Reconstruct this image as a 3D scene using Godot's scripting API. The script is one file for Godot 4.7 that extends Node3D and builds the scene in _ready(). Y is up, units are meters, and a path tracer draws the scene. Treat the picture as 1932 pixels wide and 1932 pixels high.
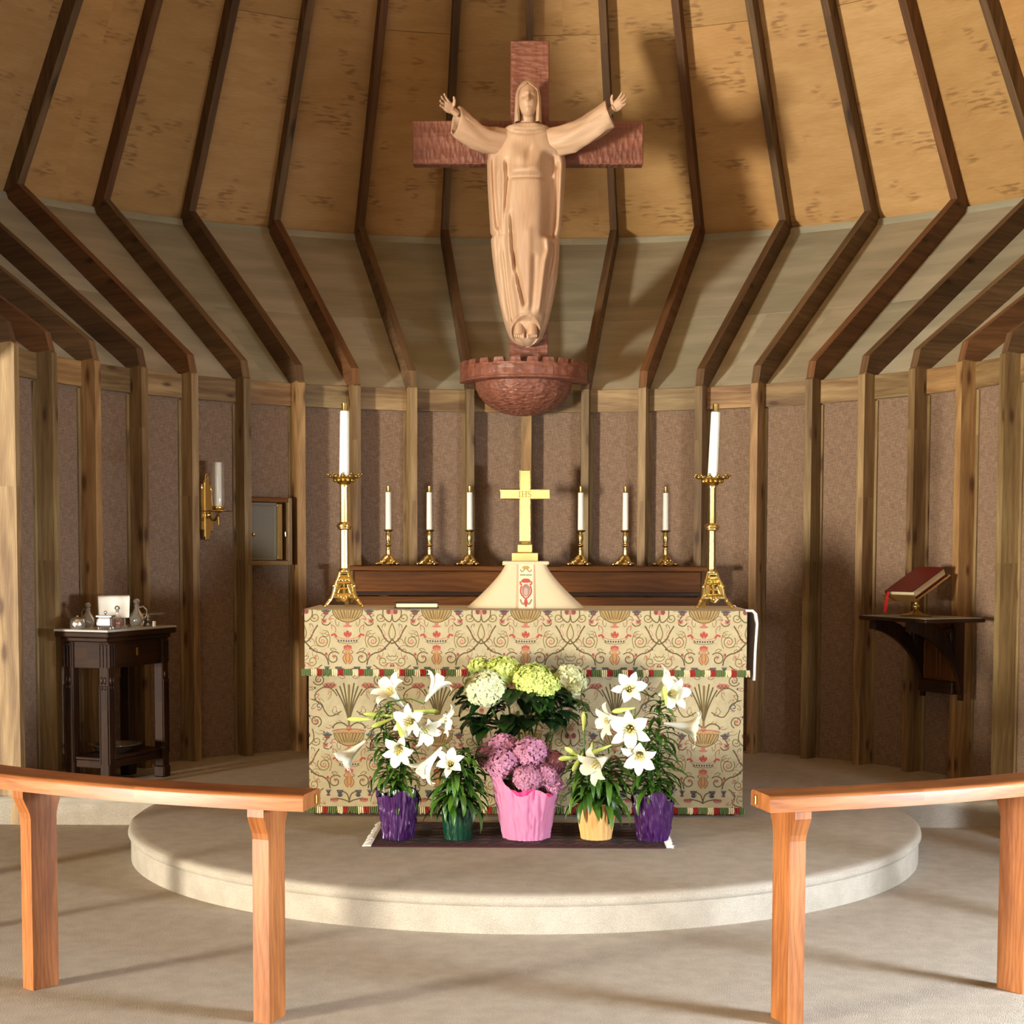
extends Node3D

# ---------------------------------------------------------------- mesh builder
class MB:
	var v := PackedVector3Array()
	var n := PackedVector3Array()
	var t := PackedVector2Array()
	var i := PackedInt32Array()
	var off := Vector2.ZERO

	func poly(p: Array, outward: Vector3, uvs: Array = []) -> void:
		var nn: Vector3 = Vector3.ZERO
		for k in range(1, p.size() - 1):
			nn += (p[k] - p[0]).cross(p[k + 1] - p[0])
		if nn.length_squared() < 1e-18:
			return
		nn = nn.normalized()
		var flip: bool = nn.dot(outward) < 0.0
		if flip:
			nn = -nn
		var b := v.size()
		for k in p.size():
			v.append(p[k])
			n.append(nn)
			t.append((uvs[k] if uvs.size() > k else Vector2(p[k].x, p[k].y)) + off)
		for k in range(1, p.size() - 1):
			if flip:
				i.append_array([b, b + k, b + k + 1])
			else:
				i.append_array([b, b + k + 1, b + k])

	# chamfered box, texture v (grain) along its longest side unless told otherwise
	func box(s: Vector3, c := Vector3.ZERO, bev := 0.004, grain := -1) -> MB:
		var h := s * 0.5
		bev = minf(bev, 0.45 * minf(h.x, minf(h.y, h.z)))
		var la := grain
		if la < 0:
			la = s.max_axis_index()
		var pt := func(sg: Vector3, ax: int) -> Vector3:
			var q := Vector3(sg.x * (h.x - bev), sg.y * (h.y - bev), sg.z * (h.z - bev))
			q[ax] = sg[ax] * h[ax]
			return q
		var uv := func(q: Vector3, ax: int) -> Vector2:
			if ax == la:
				return Vector2(q[(ax + 1) % 3], q[(ax + 2) % 3] * 0.15)
			var o := 3 - ax - la
			return Vector2(q[o] + ax * 0.37, q[la])
		for ax in 3:
			for sgn in [-1.0, 1.0]:
				var ps := []
				var us := []
				for e in [[-1.0, -1.0], [1.0, -1.0], [1.0, 1.0], [-1.0, 1.0]]:
					var sg := Vector3.ZERO
					sg[ax] = sgn
					sg[(ax + 1) % 3] = e[0]
					sg[(ax + 2) % 3] = e[1]
					var q: Vector3 = pt.call(sg, ax)
					ps.append(q + c)
					us.append(uv.call(q, ax))
				var d := Vector3.ZERO
				d[ax] = sgn
				poly(ps, d, us)
		if bev > 0.0:
			for ax in 3:
				var a1 := (ax + 1) % 3
				var a2 := (ax + 2) % 3
				for s1 in [-1.0, 1.0]:
					for s2 in [-1.0, 1.0]:
						var lo := Vector3.ZERO
						lo[ax] = -1.0
						lo[a1] = s1
						lo[a2] = s2
						var hi := lo
						hi[ax] = 1.0
						var ps := [pt.call(lo, a1), pt.call(hi, a1), pt.call(hi, a2), pt.call(lo, a2)]
						var d := Vector3.ZERO
						d[a1] = s1
						d[a2] = s2
						var us := []
						for q in ps:
							us.append(uv.call(q, a1 if a1 != la else a2))
						for k in 4:
							ps[k] += c
						poly(ps, d, us)
			for sx in [-1.0, 1.0]:
				for sy in [-1.0, 1.0]:
					for sz in [-1.0, 1.0]:
						var sg := Vector3(sx, sy, sz)
						poly([pt.call(sg, 0) + c, pt.call(sg, 1) + c, pt.call(sg, 2) + c], sg)
		return self

	# smooth surface over rows of points; cu: columns close into a ring
	func grid(rows: Array, cu := false, us := 1.0, vs := 1.0) -> MB:
		var nr := rows.size()
		var nc: int = rows[0].size()
		var b := v.size()
		var acc := PackedVector3Array()
		acc.resize(nr * nc)
		var cols := nc if cu else nc - 1
		var tri := PackedInt32Array()
		for r in nr - 1:
			for c in cols:
				var c2 := (c + 1) % nc
				var p0: Vector3 = rows[r][c]
				var p1: Vector3 = rows[r][c2]
				var p2: Vector3 = rows[r + 1][c2]
				var p3: Vector3 = rows[r + 1][c]
				var i0 := r * nc + c
				var i1 := r * nc + c2
				var i2 := (r + 1) * nc + c2
				var i3 := (r + 1) * nc + c
				var n1 := (p1 - p0).cross(p2 - p0)
				var n2 := (p2 - p0).cross(p3 - p0)
				if n1.length_squared() > 1e-20:
					acc[i0] += n1
					acc[i1] += n1
					acc[i2] += n1
					tri.append_array([b + i0, b + i2, b + i1])
				if n2.length_squared() > 1e-20:
					acc[i0] += n2
					acc[i2] += n2
					acc[i3] += n2
					tri.append_array([b + i0, b + i3, b + i2])
		for r in nr:
			for c in nc:
				v.append(rows[r][c])
				var q := acc[r * nc + c]
				n.append(q.normalized() if q.length_squared() > 1e-24 else Vector3.UP)
				t.append(Vector2(us * c / float(maxi(1, nc - (0 if cu else 1))), vs * r / float(maxi(1, nr - 1))) + off)
		i.append_array(tri)
		return self

	# profile of (radius, height); a doubled point makes a crisp edge
	func lathe(pr: Array, seg := 24, c := Vector3.ZERO, us := 1.0, vs := 1.0) -> MB:
		var rows := []
		for q in pr:
			var row := PackedVector3Array()
			for k in seg + 1:
				var a := TAU * k / seg
				row.append(c + Vector3(sin(a) * q[0], q[1], cos(a) * q[0]))
			rows.append(row)
		rows.reverse()
		return grid(rows, false, us, vs)

	func tube(path: Array, rad, seg := 8, caps := true) -> MB:
		var rows := []
		var up := Vector3.UP
		var m := path.size()
		for k in m:
			var d: Vector3 = (path[mini(k + 1, m - 1)] - path[maxi(k - 1, 0)]).normalized()
			if absf(d.dot(up)) > 0.95:
				up = Vector3.RIGHT if absf(d.x) < 0.8 else Vector3.BACK
			var s := d.cross(up).normalized()
			var w := s.cross(d).normalized()
			up = w
			var r: float = rad[k] if rad is Array else rad
			var row := PackedVector3Array()
			for c in seg + 1:
				var a := TAU * c / seg
				row.append(path[k] + (s * cos(a) + w * sin(a)) * r)
			rows.append(row)
		if caps:
			var r0 := PackedVector3Array()
			var r1 := PackedVector3Array()
			for c in seg + 1:
				r0.append(path[0])
				r1.append(path[m - 1])
			rows.push_front(rows[0])
			rows.push_front(r0)
			rows.append(rows[rows.size() - 1])
			rows.append(r1)
		return grid(rows, false, 1.0, 1.0)

	# polygon (x, y) pushed along z by d, centred
	func prism(p: PackedVector2Array, d: float, z0 := 0.0, uvswap := false) -> MB:
		var tr := Geometry2D.triangulate_polygon(p)
		var c := Vector2.ZERO
		for q in p:
			c += q
		c /= p.size()
		for sg in [-1.0, 1.0]:
			for k in range(0, tr.size(), 3):
				var ps := []
				var us := []
				for j in 3:
					var q := p[tr[k + j]]
					ps.append(Vector3(q.x, q.y, z0 + sg * d * 0.5))
					us.append(Vector2(q.y, q.x) if uvswap else q)
				poly(ps, Vector3(0, 0, sg), us)
		var cw := Geometry2D.is_polygon_clockwise(p)
		for k in p.size():
			var a := p[k]
			var b := p[(k + 1) % p.size()]
			var e := b - a
			var o := Vector3(e.y, -e.x, 0)
			if cw:
				o = -o
			var l := e.length()
			var us := [Vector2(0, 0), Vector2(0, l), Vector2(d, l), Vector2(d, 0)]
			if absf(e.y) > absf(e.x):
				us = [Vector2(0, a.y), Vector2(0, b.y), Vector2(d, b.y), Vector2(d, a.y)]
			elif uvswap:
				us = [Vector2(0, a.x), Vector2(0, b.x), Vector2(d, b.x), Vector2(d, a.x)]
			poly([Vector3(a.x, a.y, z0 - d * 0.5), Vector3(b.x, b.y, z0 - d * 0.5), Vector3(b.x, b.y, z0 + d * 0.5), Vector3(a.x, a.y, z0 + d * 0.5)], o, us)
		return self

	func ball(c: Vector3, r: Vector3, seg := 12, rings := 8) -> MB:
		var rows := []
		for k in rings + 1:
			var e := PI * k / rings
			var row := PackedVector3Array()
			for j in seg + 1:
				var a := TAU * j / seg
				row.append(c + Vector3(sin(e) * sin(a) * r.x, cos(e) * r.y, sin(e) * cos(a) * r.z))
			rows.append(row)
		return grid(rows)

	func add(o: MB, x := Transform3D.IDENTITY) -> MB:
		var b := v.size()
		var nb := x.basis.inverse().transposed()
		for k in o.v.size():
			v.append(x * o.v[k])
			n.append((nb * o.n[k]).normalized())
		t.append_array(o.t)
		var fl := x.basis.determinant() < 0.0
		for k in range(0, o.i.size(), 3):
			if fl:
				i.append_array([b + o.i[k], b + o.i[k + 2], b + o.i[k + 1]])
			else:
				i.append_array([b + o.i[k], b + o.i[k + 1], b + o.i[k + 2]])
		return self

	func mesh() -> ArrayMesh:
		var a := []
		a.resize(Mesh.ARRAY_MAX)
		a[Mesh.ARRAY_VERTEX] = v
		a[Mesh.ARRAY_NORMAL] = n
		a[Mesh.ARRAY_TEX_UV] = t
		a[Mesh.ARRAY_INDEX] = i
		var m := ArrayMesh.new()
		m.add_surface_from_arrays(Mesh.PRIMITIVE_TRIANGLES, a)
		return m

# ---------------------------------------------------------------- nodes
var rng := RandomNumberGenerator.new()
var mats := {}

func label(o: Node3D, text: String, category := "", group := "", kind := "") -> Node3D:
	if text:
		o.set_meta("label", text)
	if category:
		o.set_meta("category", category)
	if group:
		o.set_meta("group", group)
	if kind:
		o.set_meta("kind", kind)
	return o

func thing(called: String, text: String, category: String, at := Vector3.ZERO, turn := 0.0, group := "") -> Node3D:
	var o := Node3D.new()
	o.name = called
	add_child(o, true)
	o.position = at
	o.rotation.y = turn
	return label(o, text, category, group)

func part(called: String, m, mat: Material, parent: Node, x := Transform3D.IDENTITY) -> MeshInstance3D:
	var o := MeshInstance3D.new()
	o.name = called
	o.mesh = m.mesh() if m is MB else m
	o.material_override = mat
	o.transform = x
	o.cast_shadow = GeometryInstance3D.SHADOW_CASTING_SETTING_ON
	parent.add_child(o, true)
	return o

func struct(called: String, m, mat: Material, text: String, x := Transform3D.IDENTITY) -> MeshInstance3D:
	var o := part(called, m, mat, self, x)
	label(o, text, "", "", "structure")
	return o

func at(p: Vector3, yaw := 0.0) -> Transform3D:
	return Transform3D(Basis(Vector3.UP, yaw), p)

func frame(o: Vector3, y: Vector3, z: Vector3) -> Transform3D:
	y = y.normalized()
	var x := y.cross(z).normalized()
	return Transform3D(Basis(x, y, x.cross(y)), o)

# place on the apse circle: radius, angle from the back centre (positive to the right), height
func ap(r: float, th: float, y: float) -> Vector3:
	return Vector3(r * sin(th), y, -r * cos(th))

func jag(a: float) -> float:
	return rng.randf_range(-a, a)

# ---------------------------------------------------------------- textures
func noise(freq: float, seed_: int, oct := 3, type := FastNoiseLite.TYPE_SIMPLEX_SMOOTH) -> FastNoiseLite:
	var f := FastNoiseLite.new()
	f.noise_type = type
	f.frequency = freq
	f.seed = seed_
	f.fractal_octaves = oct
	return f

func image_of(w: int, h: int, fn: Callable) -> Image:
	var d := PackedByteArray()
	d.resize(w * h * 3)
	var k := 0
	for y in h:
		for x in w:
			var c: Color = fn.call(x, y)
			d[k] = int(clampf(c.r, 0, 1) * 255.0)
			d[k + 1] = int(clampf(c.g, 0, 1) * 255.0)
			d[k + 2] = int(clampf(c.b, 0, 1) * 255.0)
			k += 3
	return Image.create_from_data(w, h, false, Image.FORMAT_RGB8, d)

# boards with the grain running down the picture; knots = number of dark knots
func wood_image(w: int, h: int, a: Color, b: Color, sd: int, rings: float, knots := 0, patch := 0.25) -> Image:
	var n1 := noise(0.012, sd, 3)
	var n2 := noise(0.02, sd + 1, 2)
	var n3 := noise(0.25, sd + 2, 2)
	var r := RandomNumberGenerator.new()
	r.seed = sd
	var kn := []
	for k in knots:
		kn.append(Vector3(r.randf() * w, r.randf() * h, r.randf_range(4, 9)))
	return image_of(w, h, func(x: int, y: int) -> Color:
		var warp := n1.get_noise_2d(x * 0.8, y * 0.12) * 10.0
		var s := 0.0
		var px := float(x)
		for q: Vector3 in kn:
			var dx: float = (x - q.x)
			var dy: float = (y - q.y) * 0.45
			var dd := dx * dx + dy * dy
			if dd < 2500.0:
				var g := exp(-dd / (q.z * q.z * 6.0))
				px += signf(dx) * g * q.z * 0.8
				s += exp(-dd / (q.z * q.z)) * 1.3
		var g1 := 0.5 + 0.5 * sin(px * rings + warp)
		var fine := n3.get_noise_2d(px * 2.0, y * 0.05)
		var big := n2.get_noise_2d(px * 0.7, y * 0.1)
		var f := clampf(0.28 * g1 + 0.35 * (fine + 0.5) + patch * (big + 0.3) * 2.0 + s, 0.0, 1.4)
		return a.lerp(b, f))

func tex(im: Image) -> ImageTexture:
	return ImageTexture.create_from_image(im)

func mat(key: String, c: Color, rough := 0.7, metal := 0.0) -> StandardMaterial3D:
	var m := StandardMaterial3D.new()
	m.resource_name = key
	m.albedo_color = c
	m.roughness = rough
	m.metallic = metal
	m.cull_mode = BaseMaterial3D.CULL_DISABLED
	mats[key] = m
	return m

func textured(key: String, im: Image, scale: Vector2, rough := 0.7, tint := Color.WHITE) -> StandardMaterial3D:
	var m := mat(key, tint, rough)
	m.albedo_texture = tex(im)
	m.uv1_scale = Vector3(scale.x, scale.y, 1)
	return m

# the same boards in a few natural tones
func variants(key: String, base: StandardMaterial3D, tints: Array) -> Array:
	var out := []
	for k in tints.size():
		var m: StandardMaterial3D = base.duplicate()
		m.albedo_color = tints[k]
		m.resource_name = "%s_%d" % [key, k]
		out.append(m)
	mats[key] = out
	return out

func bump(m: StandardMaterial3D, im: Image, depth: float, strength := 1.0) -> void:
	var b: Image = im.duplicate()
	b.convert(Image.FORMAT_RGBA8)
	b.bump_map_to_normal_map(depth)
	m.normal_enabled = true
	m.normal_texture = tex(b)
	m.normal_scale = strength

const STEP := 0.1415
const TURN := 0.0107
const RW := 2.885     # face of the wall fabric
const RP := 2.76      # inner edge of the studs
const HP := 2.59      # top of the studs
const HD := 0.158     # top of the raised carpet
const RK := 4.956     # knee of the roof
const HK := 4.02
const RT := 1.43      # roof at the height of the nave ceiling
const HT := 9.0

func _ready() -> void:
	rng.seed = 7
	# camera
	var cam := Camera3D.new()
	cam.name = "camera"
	cam.projection = Camera3D.PROJECTION_FRUSTUM
	cam.near = 0.05
	cam.far = 100.0
	cam.keep_aspect = Camera3D.KEEP_HEIGHT
	cam.size = 2.0 * 0.05 * 966.0 / 2953.6
	cam.frustum_offset = Vector2(0.0, 0.05 * 256.0 / 2953.6)
	cam.position = Vector3(-0.0404, 1.49, 7.988)
	cam.rotation = Vector3(-0.0614, 0.003, 0.0029)
	add_child(cam)
	cam.current = true
	# air: a closed room, the sky is only outside
	var env := Environment.new()
	var skym := ProceduralSkyMaterial.new()
	var sky := Sky.new()
	sky.sky_material = skym
	env.background_mode = Environment.BG_SKY
	env.sky = sky
	env.tonemap_mode = Environment.TONE_MAPPER_LINEAR
	env.tonemap_exposure = 1.0
	env.sdfgi_enabled = true
	env.ssao_enabled = true
	env.ssil_enabled = true
	var we := WorldEnvironment.new()
	we.name = "world_environment"
	we.environment = env
	add_child(we)
	# daylight through the two side windows and the glazed doors behind the camera
	window_light("window_light", Vector3(-8.0, 1.0, 8.1), -PI / 2, 0.22, Vector2(1.3, 1.7), 375.0, Color(1.0, 0.965, 0.89))
	window_light("window_light", Vector3(4.5, 1.1, 4.8), PI / 2, -0.95, Vector2(1.1, 1.0), 125.0, Color(0.92, 0.96, 1.0))
	window_light("window_light", Vector3(-0.3, 1.6, 12.85), 0.0, 0.0, Vector2(3.4, 2.6), 2.0, Color(1.0, 0.97, 0.92))
	materials()
	shell()
	nave()
	platform()
	rails()
	altar()
	retable()
	cross_and_corbel()
	statue()
	table_group()
	bracket_group()
	wall_things()
	flowers()

func window_light(called: String, p: Vector3, turn: float, rise: float, size: Vector2, energy: float, col: Color) -> void:
	var l := AreaLight3D.new()
	l.name = called
	l.area_size = size
	l.area_normalize_energy = true
	l.light_energy = energy
	l.light_color = col
	l.area_range = 40.0
	l.area_attenuation = 2.0
	l.shadow_enabled = true
	add_child(l, true)
	l.position = p
	l.rotation = Vector3(rise, turn, 0.0)

func materials() -> void:
	var pine := wood_image(192, 1024, Color(0.66, 0.555, 0.39), Color(0.42, 0.31, 0.19), 11, 0.22, 9)
	variants("pine", textured("pine_base", pine, Vector2(2.6, 0.38), 0.62), [Color(1, 1, 1), Color(0.86, 0.84, 0.80), Color(1.0, 0.94, 0.87), Color(0.90, 0.92, 0.90)])
	var rafter := wood_image(192, 1024, Color(0.50, 0.385, 0.26), Color(0.31, 0.225, 0.135), 23, 0.25, 6)
	variants("rafter", textured("rafter_base", rafter, Vector2(2.6, 0.32), 0.7), [Color(1, 1, 1), Color(0.88, 0.84, 0.80), Color(1, 0.88, 0.78)])
	var ply := ply_image()
	variants("ply", textured("ply_base", ply, Vector2(0.7, 0.6), 0.6), [Color(1, 1, 1), Color(0.96, 0.95, 0.93), Color(0.98, 0.95, 0.90), Color(0.93, 0.92, 0.88)])
	var soffit := wood_image(256, 512, Color(0.76, 0.74, 0.66), Color(0.66, 0.64, 0.56), 37, 0.05, 0, 0.35)
	variants("soffit", textured("soffit_base", soffit, Vector2(0.8, 0.6), 0.65), [Color(1, 1, 1), Color(0.93, 0.94, 0.93), Color(0.97, 0.95, 0.92)])
	var oak := wood_image(192, 1024, Color(0.64, 0.405, 0.22), Color(0.43, 0.24, 0.11), 41, 0.35, 0)
	var om := textured("oak", oak, Vector2(4.0, 0.8), 0.42)
	om.metallic_specular = 0.4
	var walnut := wood_image(192, 512, Color(0.43, 0.26, 0.095), Color(0.27, 0.145, 0.045), 53, 0.3, 3)
	textured("walnut", walnut, Vector2(3.0, 0.8), 0.5).metallic_specular = 0.3
	var ebony := wood_image(128, 256, Color(0.22, 0.13, 0.07), Color(0.11, 0.058, 0.03), 59, 0.3, 0)
	textured("dark_wood", ebony, Vector2(4.0, 1.5), 0.4).metallic_specular = 0.35
	# chiselled reddish wood of the cross and corbel
	var adze := noise(0.045, 71, 1, FastNoiseLite.TYPE_CELLULAR)
	adze.cellular_return_type = FastNoiseLite.RETURN_DISTANCE
	var red := wood_image(256, 256, Color(0.60, 0.385, 0.305), Color(0.45, 0.26, 0.20), 61, 0.2, 0)
	var rm := textured("red_wood", red, Vector2(2.2, 2.2), 0.45)
	bump(rm, image_of(256, 256, func(x: int, y: int) -> Color:
		var q := clampf(0.5 + 0.5 * adze.get_noise_2d(x * 0.55, y * 1.5), 0.0, 1.0)
		return Color(q, q, q)), 8.0, 1.2)
	var lime := wood_image(192, 512, Color(0.84, 0.71, 0.59), Color(0.74, 0.59, 0.47), 67, 0.12, 0, 0.3)
	textured("pale_wood", lime, Vector2(2.0, 0.7), 0.5)
	# woven wall fabric
	var wv := noise(0.08, 81, 2)
	var burlap := image_of(512, 512, func(x: int, y: int) -> Color:
		var wa := 0.5 + 0.5 * sin(x * TAU / 8.0 + wv.get_noise_2d(x * 0.2, y * 0.05) * 2.0)
		var we_ := 0.5 + 0.5 * sin(y * TAU / 8.0 + wv.get_noise_2d(x * 0.05, y * 0.2 + 300.0) * 2.0)
		var th := 0.45 * maxf(wa, we_) + 0.25 * wv.get_noise_2d(x * 1.2, y * 0.12) + 0.25 * wv.get_noise_2d(x * 0.12 + 90.0, y * 1.2) + 0.2 * wv.get_noise_2d(x * 2.0, y * 2.0)
		return Color(0.31, 0.245, 0.195).lerp(Color(0.64, 0.525, 0.435), clampf(th + 0.25, 0.0, 1.0)))
	var bm := textured("burlap", burlap, Vector2(3.2, 3.2), 0.95)
	bump(bm, burlap, 2.0, 0.7)
	# carpet
	var ca := noise(0.35, 91, 2)
	var cb := noise(0.012, 92, 3)
	var carpet := image_of(512, 512, func(x: int, y: int) -> Color:
		var q := clampf(0.5 + 0.75 * ca.get_noise_2d(x, y) + 0.18 * cb.get_noise_2d(x, y), 0.0, 1.0)
		return Color(0.56, 0.525, 0.47).lerp(Color(0.76, 0.725, 0.67), q))
	var cm := textured("carpet", carpet, Vector2(1.4, 1.4), 0.97)
	bump(cm, image_of(512, 512, func(x: int, y: int) -> Color:
		var q := clampf(0.5 + 0.6 * ca.get_noise_2d(x + 7, y + 3), 0.0, 1.0)
		return Color(q, q, q)), 3.0, 0.8)
	var brass := mat("brass", Color(0.91, 0.81, 0.54), 0.2, 1.0)
	brass.metallic_specular = 0.6
	mat("brass_dull", Color(0.72, 0.60, 0.33), 0.34, 1.0)
	mat("silver", Color(0.88, 0.88, 0.88), 0.24, 1.0)
	var wax := mat("wax", Color(0.93, 0.92, 0.87), 0.4)
	wax.subsurf_scatter_enabled = true
	wax.subsurf_scatter_strength = 0.1
	mat("linen", Color(0.90, 0.89, 0.87), 0.85)
	mat("plaster", Color(0.42, 0.39, 0.35), 0.9)
	mat("black", Color(0.035, 0.03, 0.028), 0.6)

# pale fir plywood: grain down the picture, a few dark streaky figures
func ply_image() -> Image:
	var a := noise(0.03, 31, 3)
	var b := noise(0.2, 32, 2)
	var c := noise(0.011, 33, 2)
	return image_of(384, 768, func(x: int, y: int) -> Color:
		var g := 0.35 + 0.30 * a.get_noise_2d(x * 0.9, y * 0.12) + 0.22 * b.get_noise_2d(x * 1.6, y * 0.08)
		var p := smoothstep(0.18, 0.55, c.get_noise_2d(x * 0.9, y * 0.55)) * smoothstep(-0.15, 0.4, b.get_noise_2d(x * 0.55 + 70.0, y * 0.07))
		return Color(0.82, 0.66, 0.45).lerp(Color(0.70, 0.53, 0.31), clampf(g, 0.0, 1.0)).lerp(Color(0.52, 0.37, 0.21), 0.6 * p))

# ---------------------------------------------------------------- room
func ang(k: float) -> float:
	return STEP * k + TURN

func roof_r(y: float) -> float:
	return RK + (RT - RK) * (y - HK) / (HT - HK)

# flat panel between two neighbouring rafters or studs with thickness away from the room
func bay_panel(k: int, r0: float, y0: float, r1: float, y1: float, thick: float, gap := 0.0) -> MB:
	var a := ang(k)
	var b := ang(k + 1)
	var p := [ap(r0, a, y0), ap(r0, b, y0), ap(r1, b, y1), ap(r1, a, y1)]
	if gap > 0.0:
		var up: Vector3 = (p[3] - p[0]).normalized() * gap
		p[2] -= up
		p[3] -= up
	var nn: Vector3 = (p[1] - p[0]).cross(p[3] - p[0]).normalized()
	var axis := Vector3(0, p[0].y + 1.0, 0)
	if nn.dot(axis - p[0]) < 0:
		nn = -nn
	var q := []
	for e in p:
		q.append(e - nn * thick)
	var m := MB.new()
	var w: float = (p[1] - p[0]).length()
	var w2: float = (p[2] - p[3]).length()
	var h: float = ((p[3] + p[2]) - (p[0] + p[1])).length() * 0.5
	m.off = Vector2(rng.randf() * 5.0, rng.randf() * 5.0)
	m.poly(p, nn, [Vector2(0, -w / 2), Vector2(0, w / 2), Vector2(h, w2 / 2), Vector2(h, -w2 / 2)])
	m.poly(q, -nn)
	for e in 4:
		var f := (e + 1) % 4
		m.poly([p[e], p[f], q[f], q[e]], (p[e] + p[f]) * 0.5 - (p[0] + p[2]) * 0.5)
	return m

func shell() -> void:
	# thick outer skins
	var ow := MB.new()
	var orf := MB.new()
	for k in range(-11, 11):
		if k >= -10:
			ow.add(bay_panel(k, RW + 0.06, 0.0, RW + 0.06, HP + 0.02, 0.12))
		orf.add(bay_panel(k, RW + 0.03, HP - 0.03, RK + 0.06, HK, 0.12))
		orf.add(bay_panel(k, RK + 0.06, HK, RT + 0.06, HT + 0.05, 0.12))
	var wall := struct("wall_back", ow, mats.plaster, "curved apse wall of upright studs with pinkish brown woven fabric between them")
	var ceil_ := struct("ceiling", orf, mats.plaster, "ribbed timber roof that flares out above the apse wall and closes in a tall cone")
	var pine: Array = mats.pine
	var raf: Array = mats.rafter
	var ply: Array = mats.ply
	var sof: Array = mats.soffit
	# studs: grain along local y, local -z towards the outside
	var studs := []
	for s in 4:
		var b := MB.new()
		b.off = Vector2(s * 0.31, s * 0.4)
		# sloped top under the rafter
		b.prism(PackedVector2Array([Vector2(0, 0.0), Vector2(0.125, 0.0), Vector2(0.125, HP + 0.09), Vector2(0, HP)]), 0.052)
		studs.append(b.mesh())
	for k in range(-10, 12):
		var a := ang(k)
		var x := Transform3D(Basis(Vector3(sin(a), 0, -cos(a)), Vector3.UP, Vector3(cos(a), 0, sin(a))), ap(RP, a, 0.0))
		part("stud", studs[absi(k * 7) % 4], pine[absi(k * 5 + 2) % 4], wall, x)
	for k in range(-10, 11):
		var f := bay_panel(k, RW, 0.0, RW, HP, 0.03)
		for e in f.t.size():
			f.t[e] = Vector2(f.t[e].y, f.t[e].x)
		part("fabric_panel", f, mats.burlap, wall)
		# header board and the two slim battens of the bay
		var mid := (ang(k) + ang(k + 1)) * 0.5
		var w := 2.0 * RW * sin(STEP * 0.5)
		var rr := RW * cos(STEP * 0.5)
		var hb := MB.new()
		hb.off = Vector2(k * 0.17, k * 0.23)
		hb.box(Vector3(w - 0.054, 0.15, 0.028), Vector3.ZERO, 0.003)
		part("header_board", hb, pine[absi(k * 3 + 1) % 4], wall, at(ap(rr - 0.012, mid, HP - 0.072), -mid))
		for s in [-1.0, 1.0]:
			var bt := MB.new()
			bt.off = Vector2(k * 0.3 + s, k * 0.21)
			bt.box(Vector3(0.022, HP - 0.16, 0.016), Vector3.ZERO, 0.002)
			part("batten", bt, pine[3], wall, at(ap(rr - 0.006, mid, (HP - 0.15) * 0.5) + Vector3(cos(mid), 0, sin(mid)) * s * (w * 0.5 - 0.034), -mid))
	# roof boarding: lower flare in two sheets, cone in three
	var slope := Vector2(RK - RW, HK - HP).normalized()
	for k in range(-11, 11):
		var m1 := 0.42
		var rm := lerpf(RW, RK, m1)
		var hm := lerpf(HP, HK, m1)
		part("lower_sheet", bay_panel(k, RW, HP, rm, hm, 0.03, 0.004), sof[absi(k * 5) % 3], ceil_)
		part("lower_sheet", bay_panel(k, rm, hm, RK, HK, 0.03, 0.0), sof[absi(k * 7 + 1) % 3], ceil_)
		var ys := [HK, 5.35 if k % 2 == 0 else 5.6, 7.2, HT]
		for s in 3:
			part("roof_sheet", bay_panel(k, roof_r(ys[s]), ys[s], roof_r(ys[s + 1]), ys[s + 1], 0.03, 0.004), ply[absi(k * 3 + s * 5) % 4], ceil_)
		# strip that covers the bend
		var mid := (ang(k) + ang(k + 1)) * 0.5
		var w := 2.0 * RK * sin(STEP * 0.5)
		var rr := RK * cos(STEP * 0.5)
		var st := MB.new()
		st.off = Vector2(k * 0.19, k * 0.3)
		st.box(Vector3(w - 0.06, 0.075, 0.03), Vector3.ZERO, 0.003)
		part("bend_strip", st, sof[1], ceil_, Transform3D(Basis(Vector3.UP, -mid) * Basis(Vector3.RIGHT, -0.5), ap(rr - 0.05, mid, HK - 0.035)))
	# rafters: planks standing in the plane of the axis, x = away from the axis, y = up
	var dl := 0.145
	var nl := Vector2(-slope.y, slope.x)            # into the room from the flare
	var p0 := Vector2(RW, HP)
	var p1 := Vector2(RK, HK)
	var sc := Vector2(RT - RK, HT - HK).normalized()
	var nc := Vector2(-sc.y, sc.x)
	if nc.x > 0.0:
		nc = -nc
	var p2 := Vector2(RT, HT)
	# inner meeting point of the two plank edges
	var a0 := p0 + nl * dl
	var b0 := p1 + nc * dl
	var inner: Vector2 = Geometry2D.line_intersects_line(a0, slope, b0, sc)
	var start := Vector2(RP, HP + 0.0)
	var lo := PackedVector2Array([p0, p1, inner, a0, Vector2(RP + 0.012, HP + 0.012)])
	var hi := PackedVector2Array([p1, p2, p2 + nc * dl, inner])
	var lows := []
	var highs := []
	for s in 3:
		var ml := MB.new()
		ml.off = Vector2(s * 0.4, s * 0.7)
		ml.prism(lo, 0.054, 0.0, true)
		lows.append(ml.mesh())
		var mh := MB.new()
		mh.off = Vector2(s * 0.3, s * 0.5)
		mh.prism(hi, 0.054)
		highs.append(mh.mesh())
	for k in range(-11, 12):
		var a := ang(k)
		var x := Transform3D(Basis(Vector3(sin(a), 0, -cos(a)), Vector3.UP, Vector3(cos(a), 0, sin(a))), Vector3.ZERO)
		part("lower_rafter", lows[absi(k) % 3], raf[absi(k * 5 + 1) % 3], ceil_, x)
		part("upper_rafter", highs[absi(k + 1) % 3], raf[absi(k * 7) % 3], ceil_, x)

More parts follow.
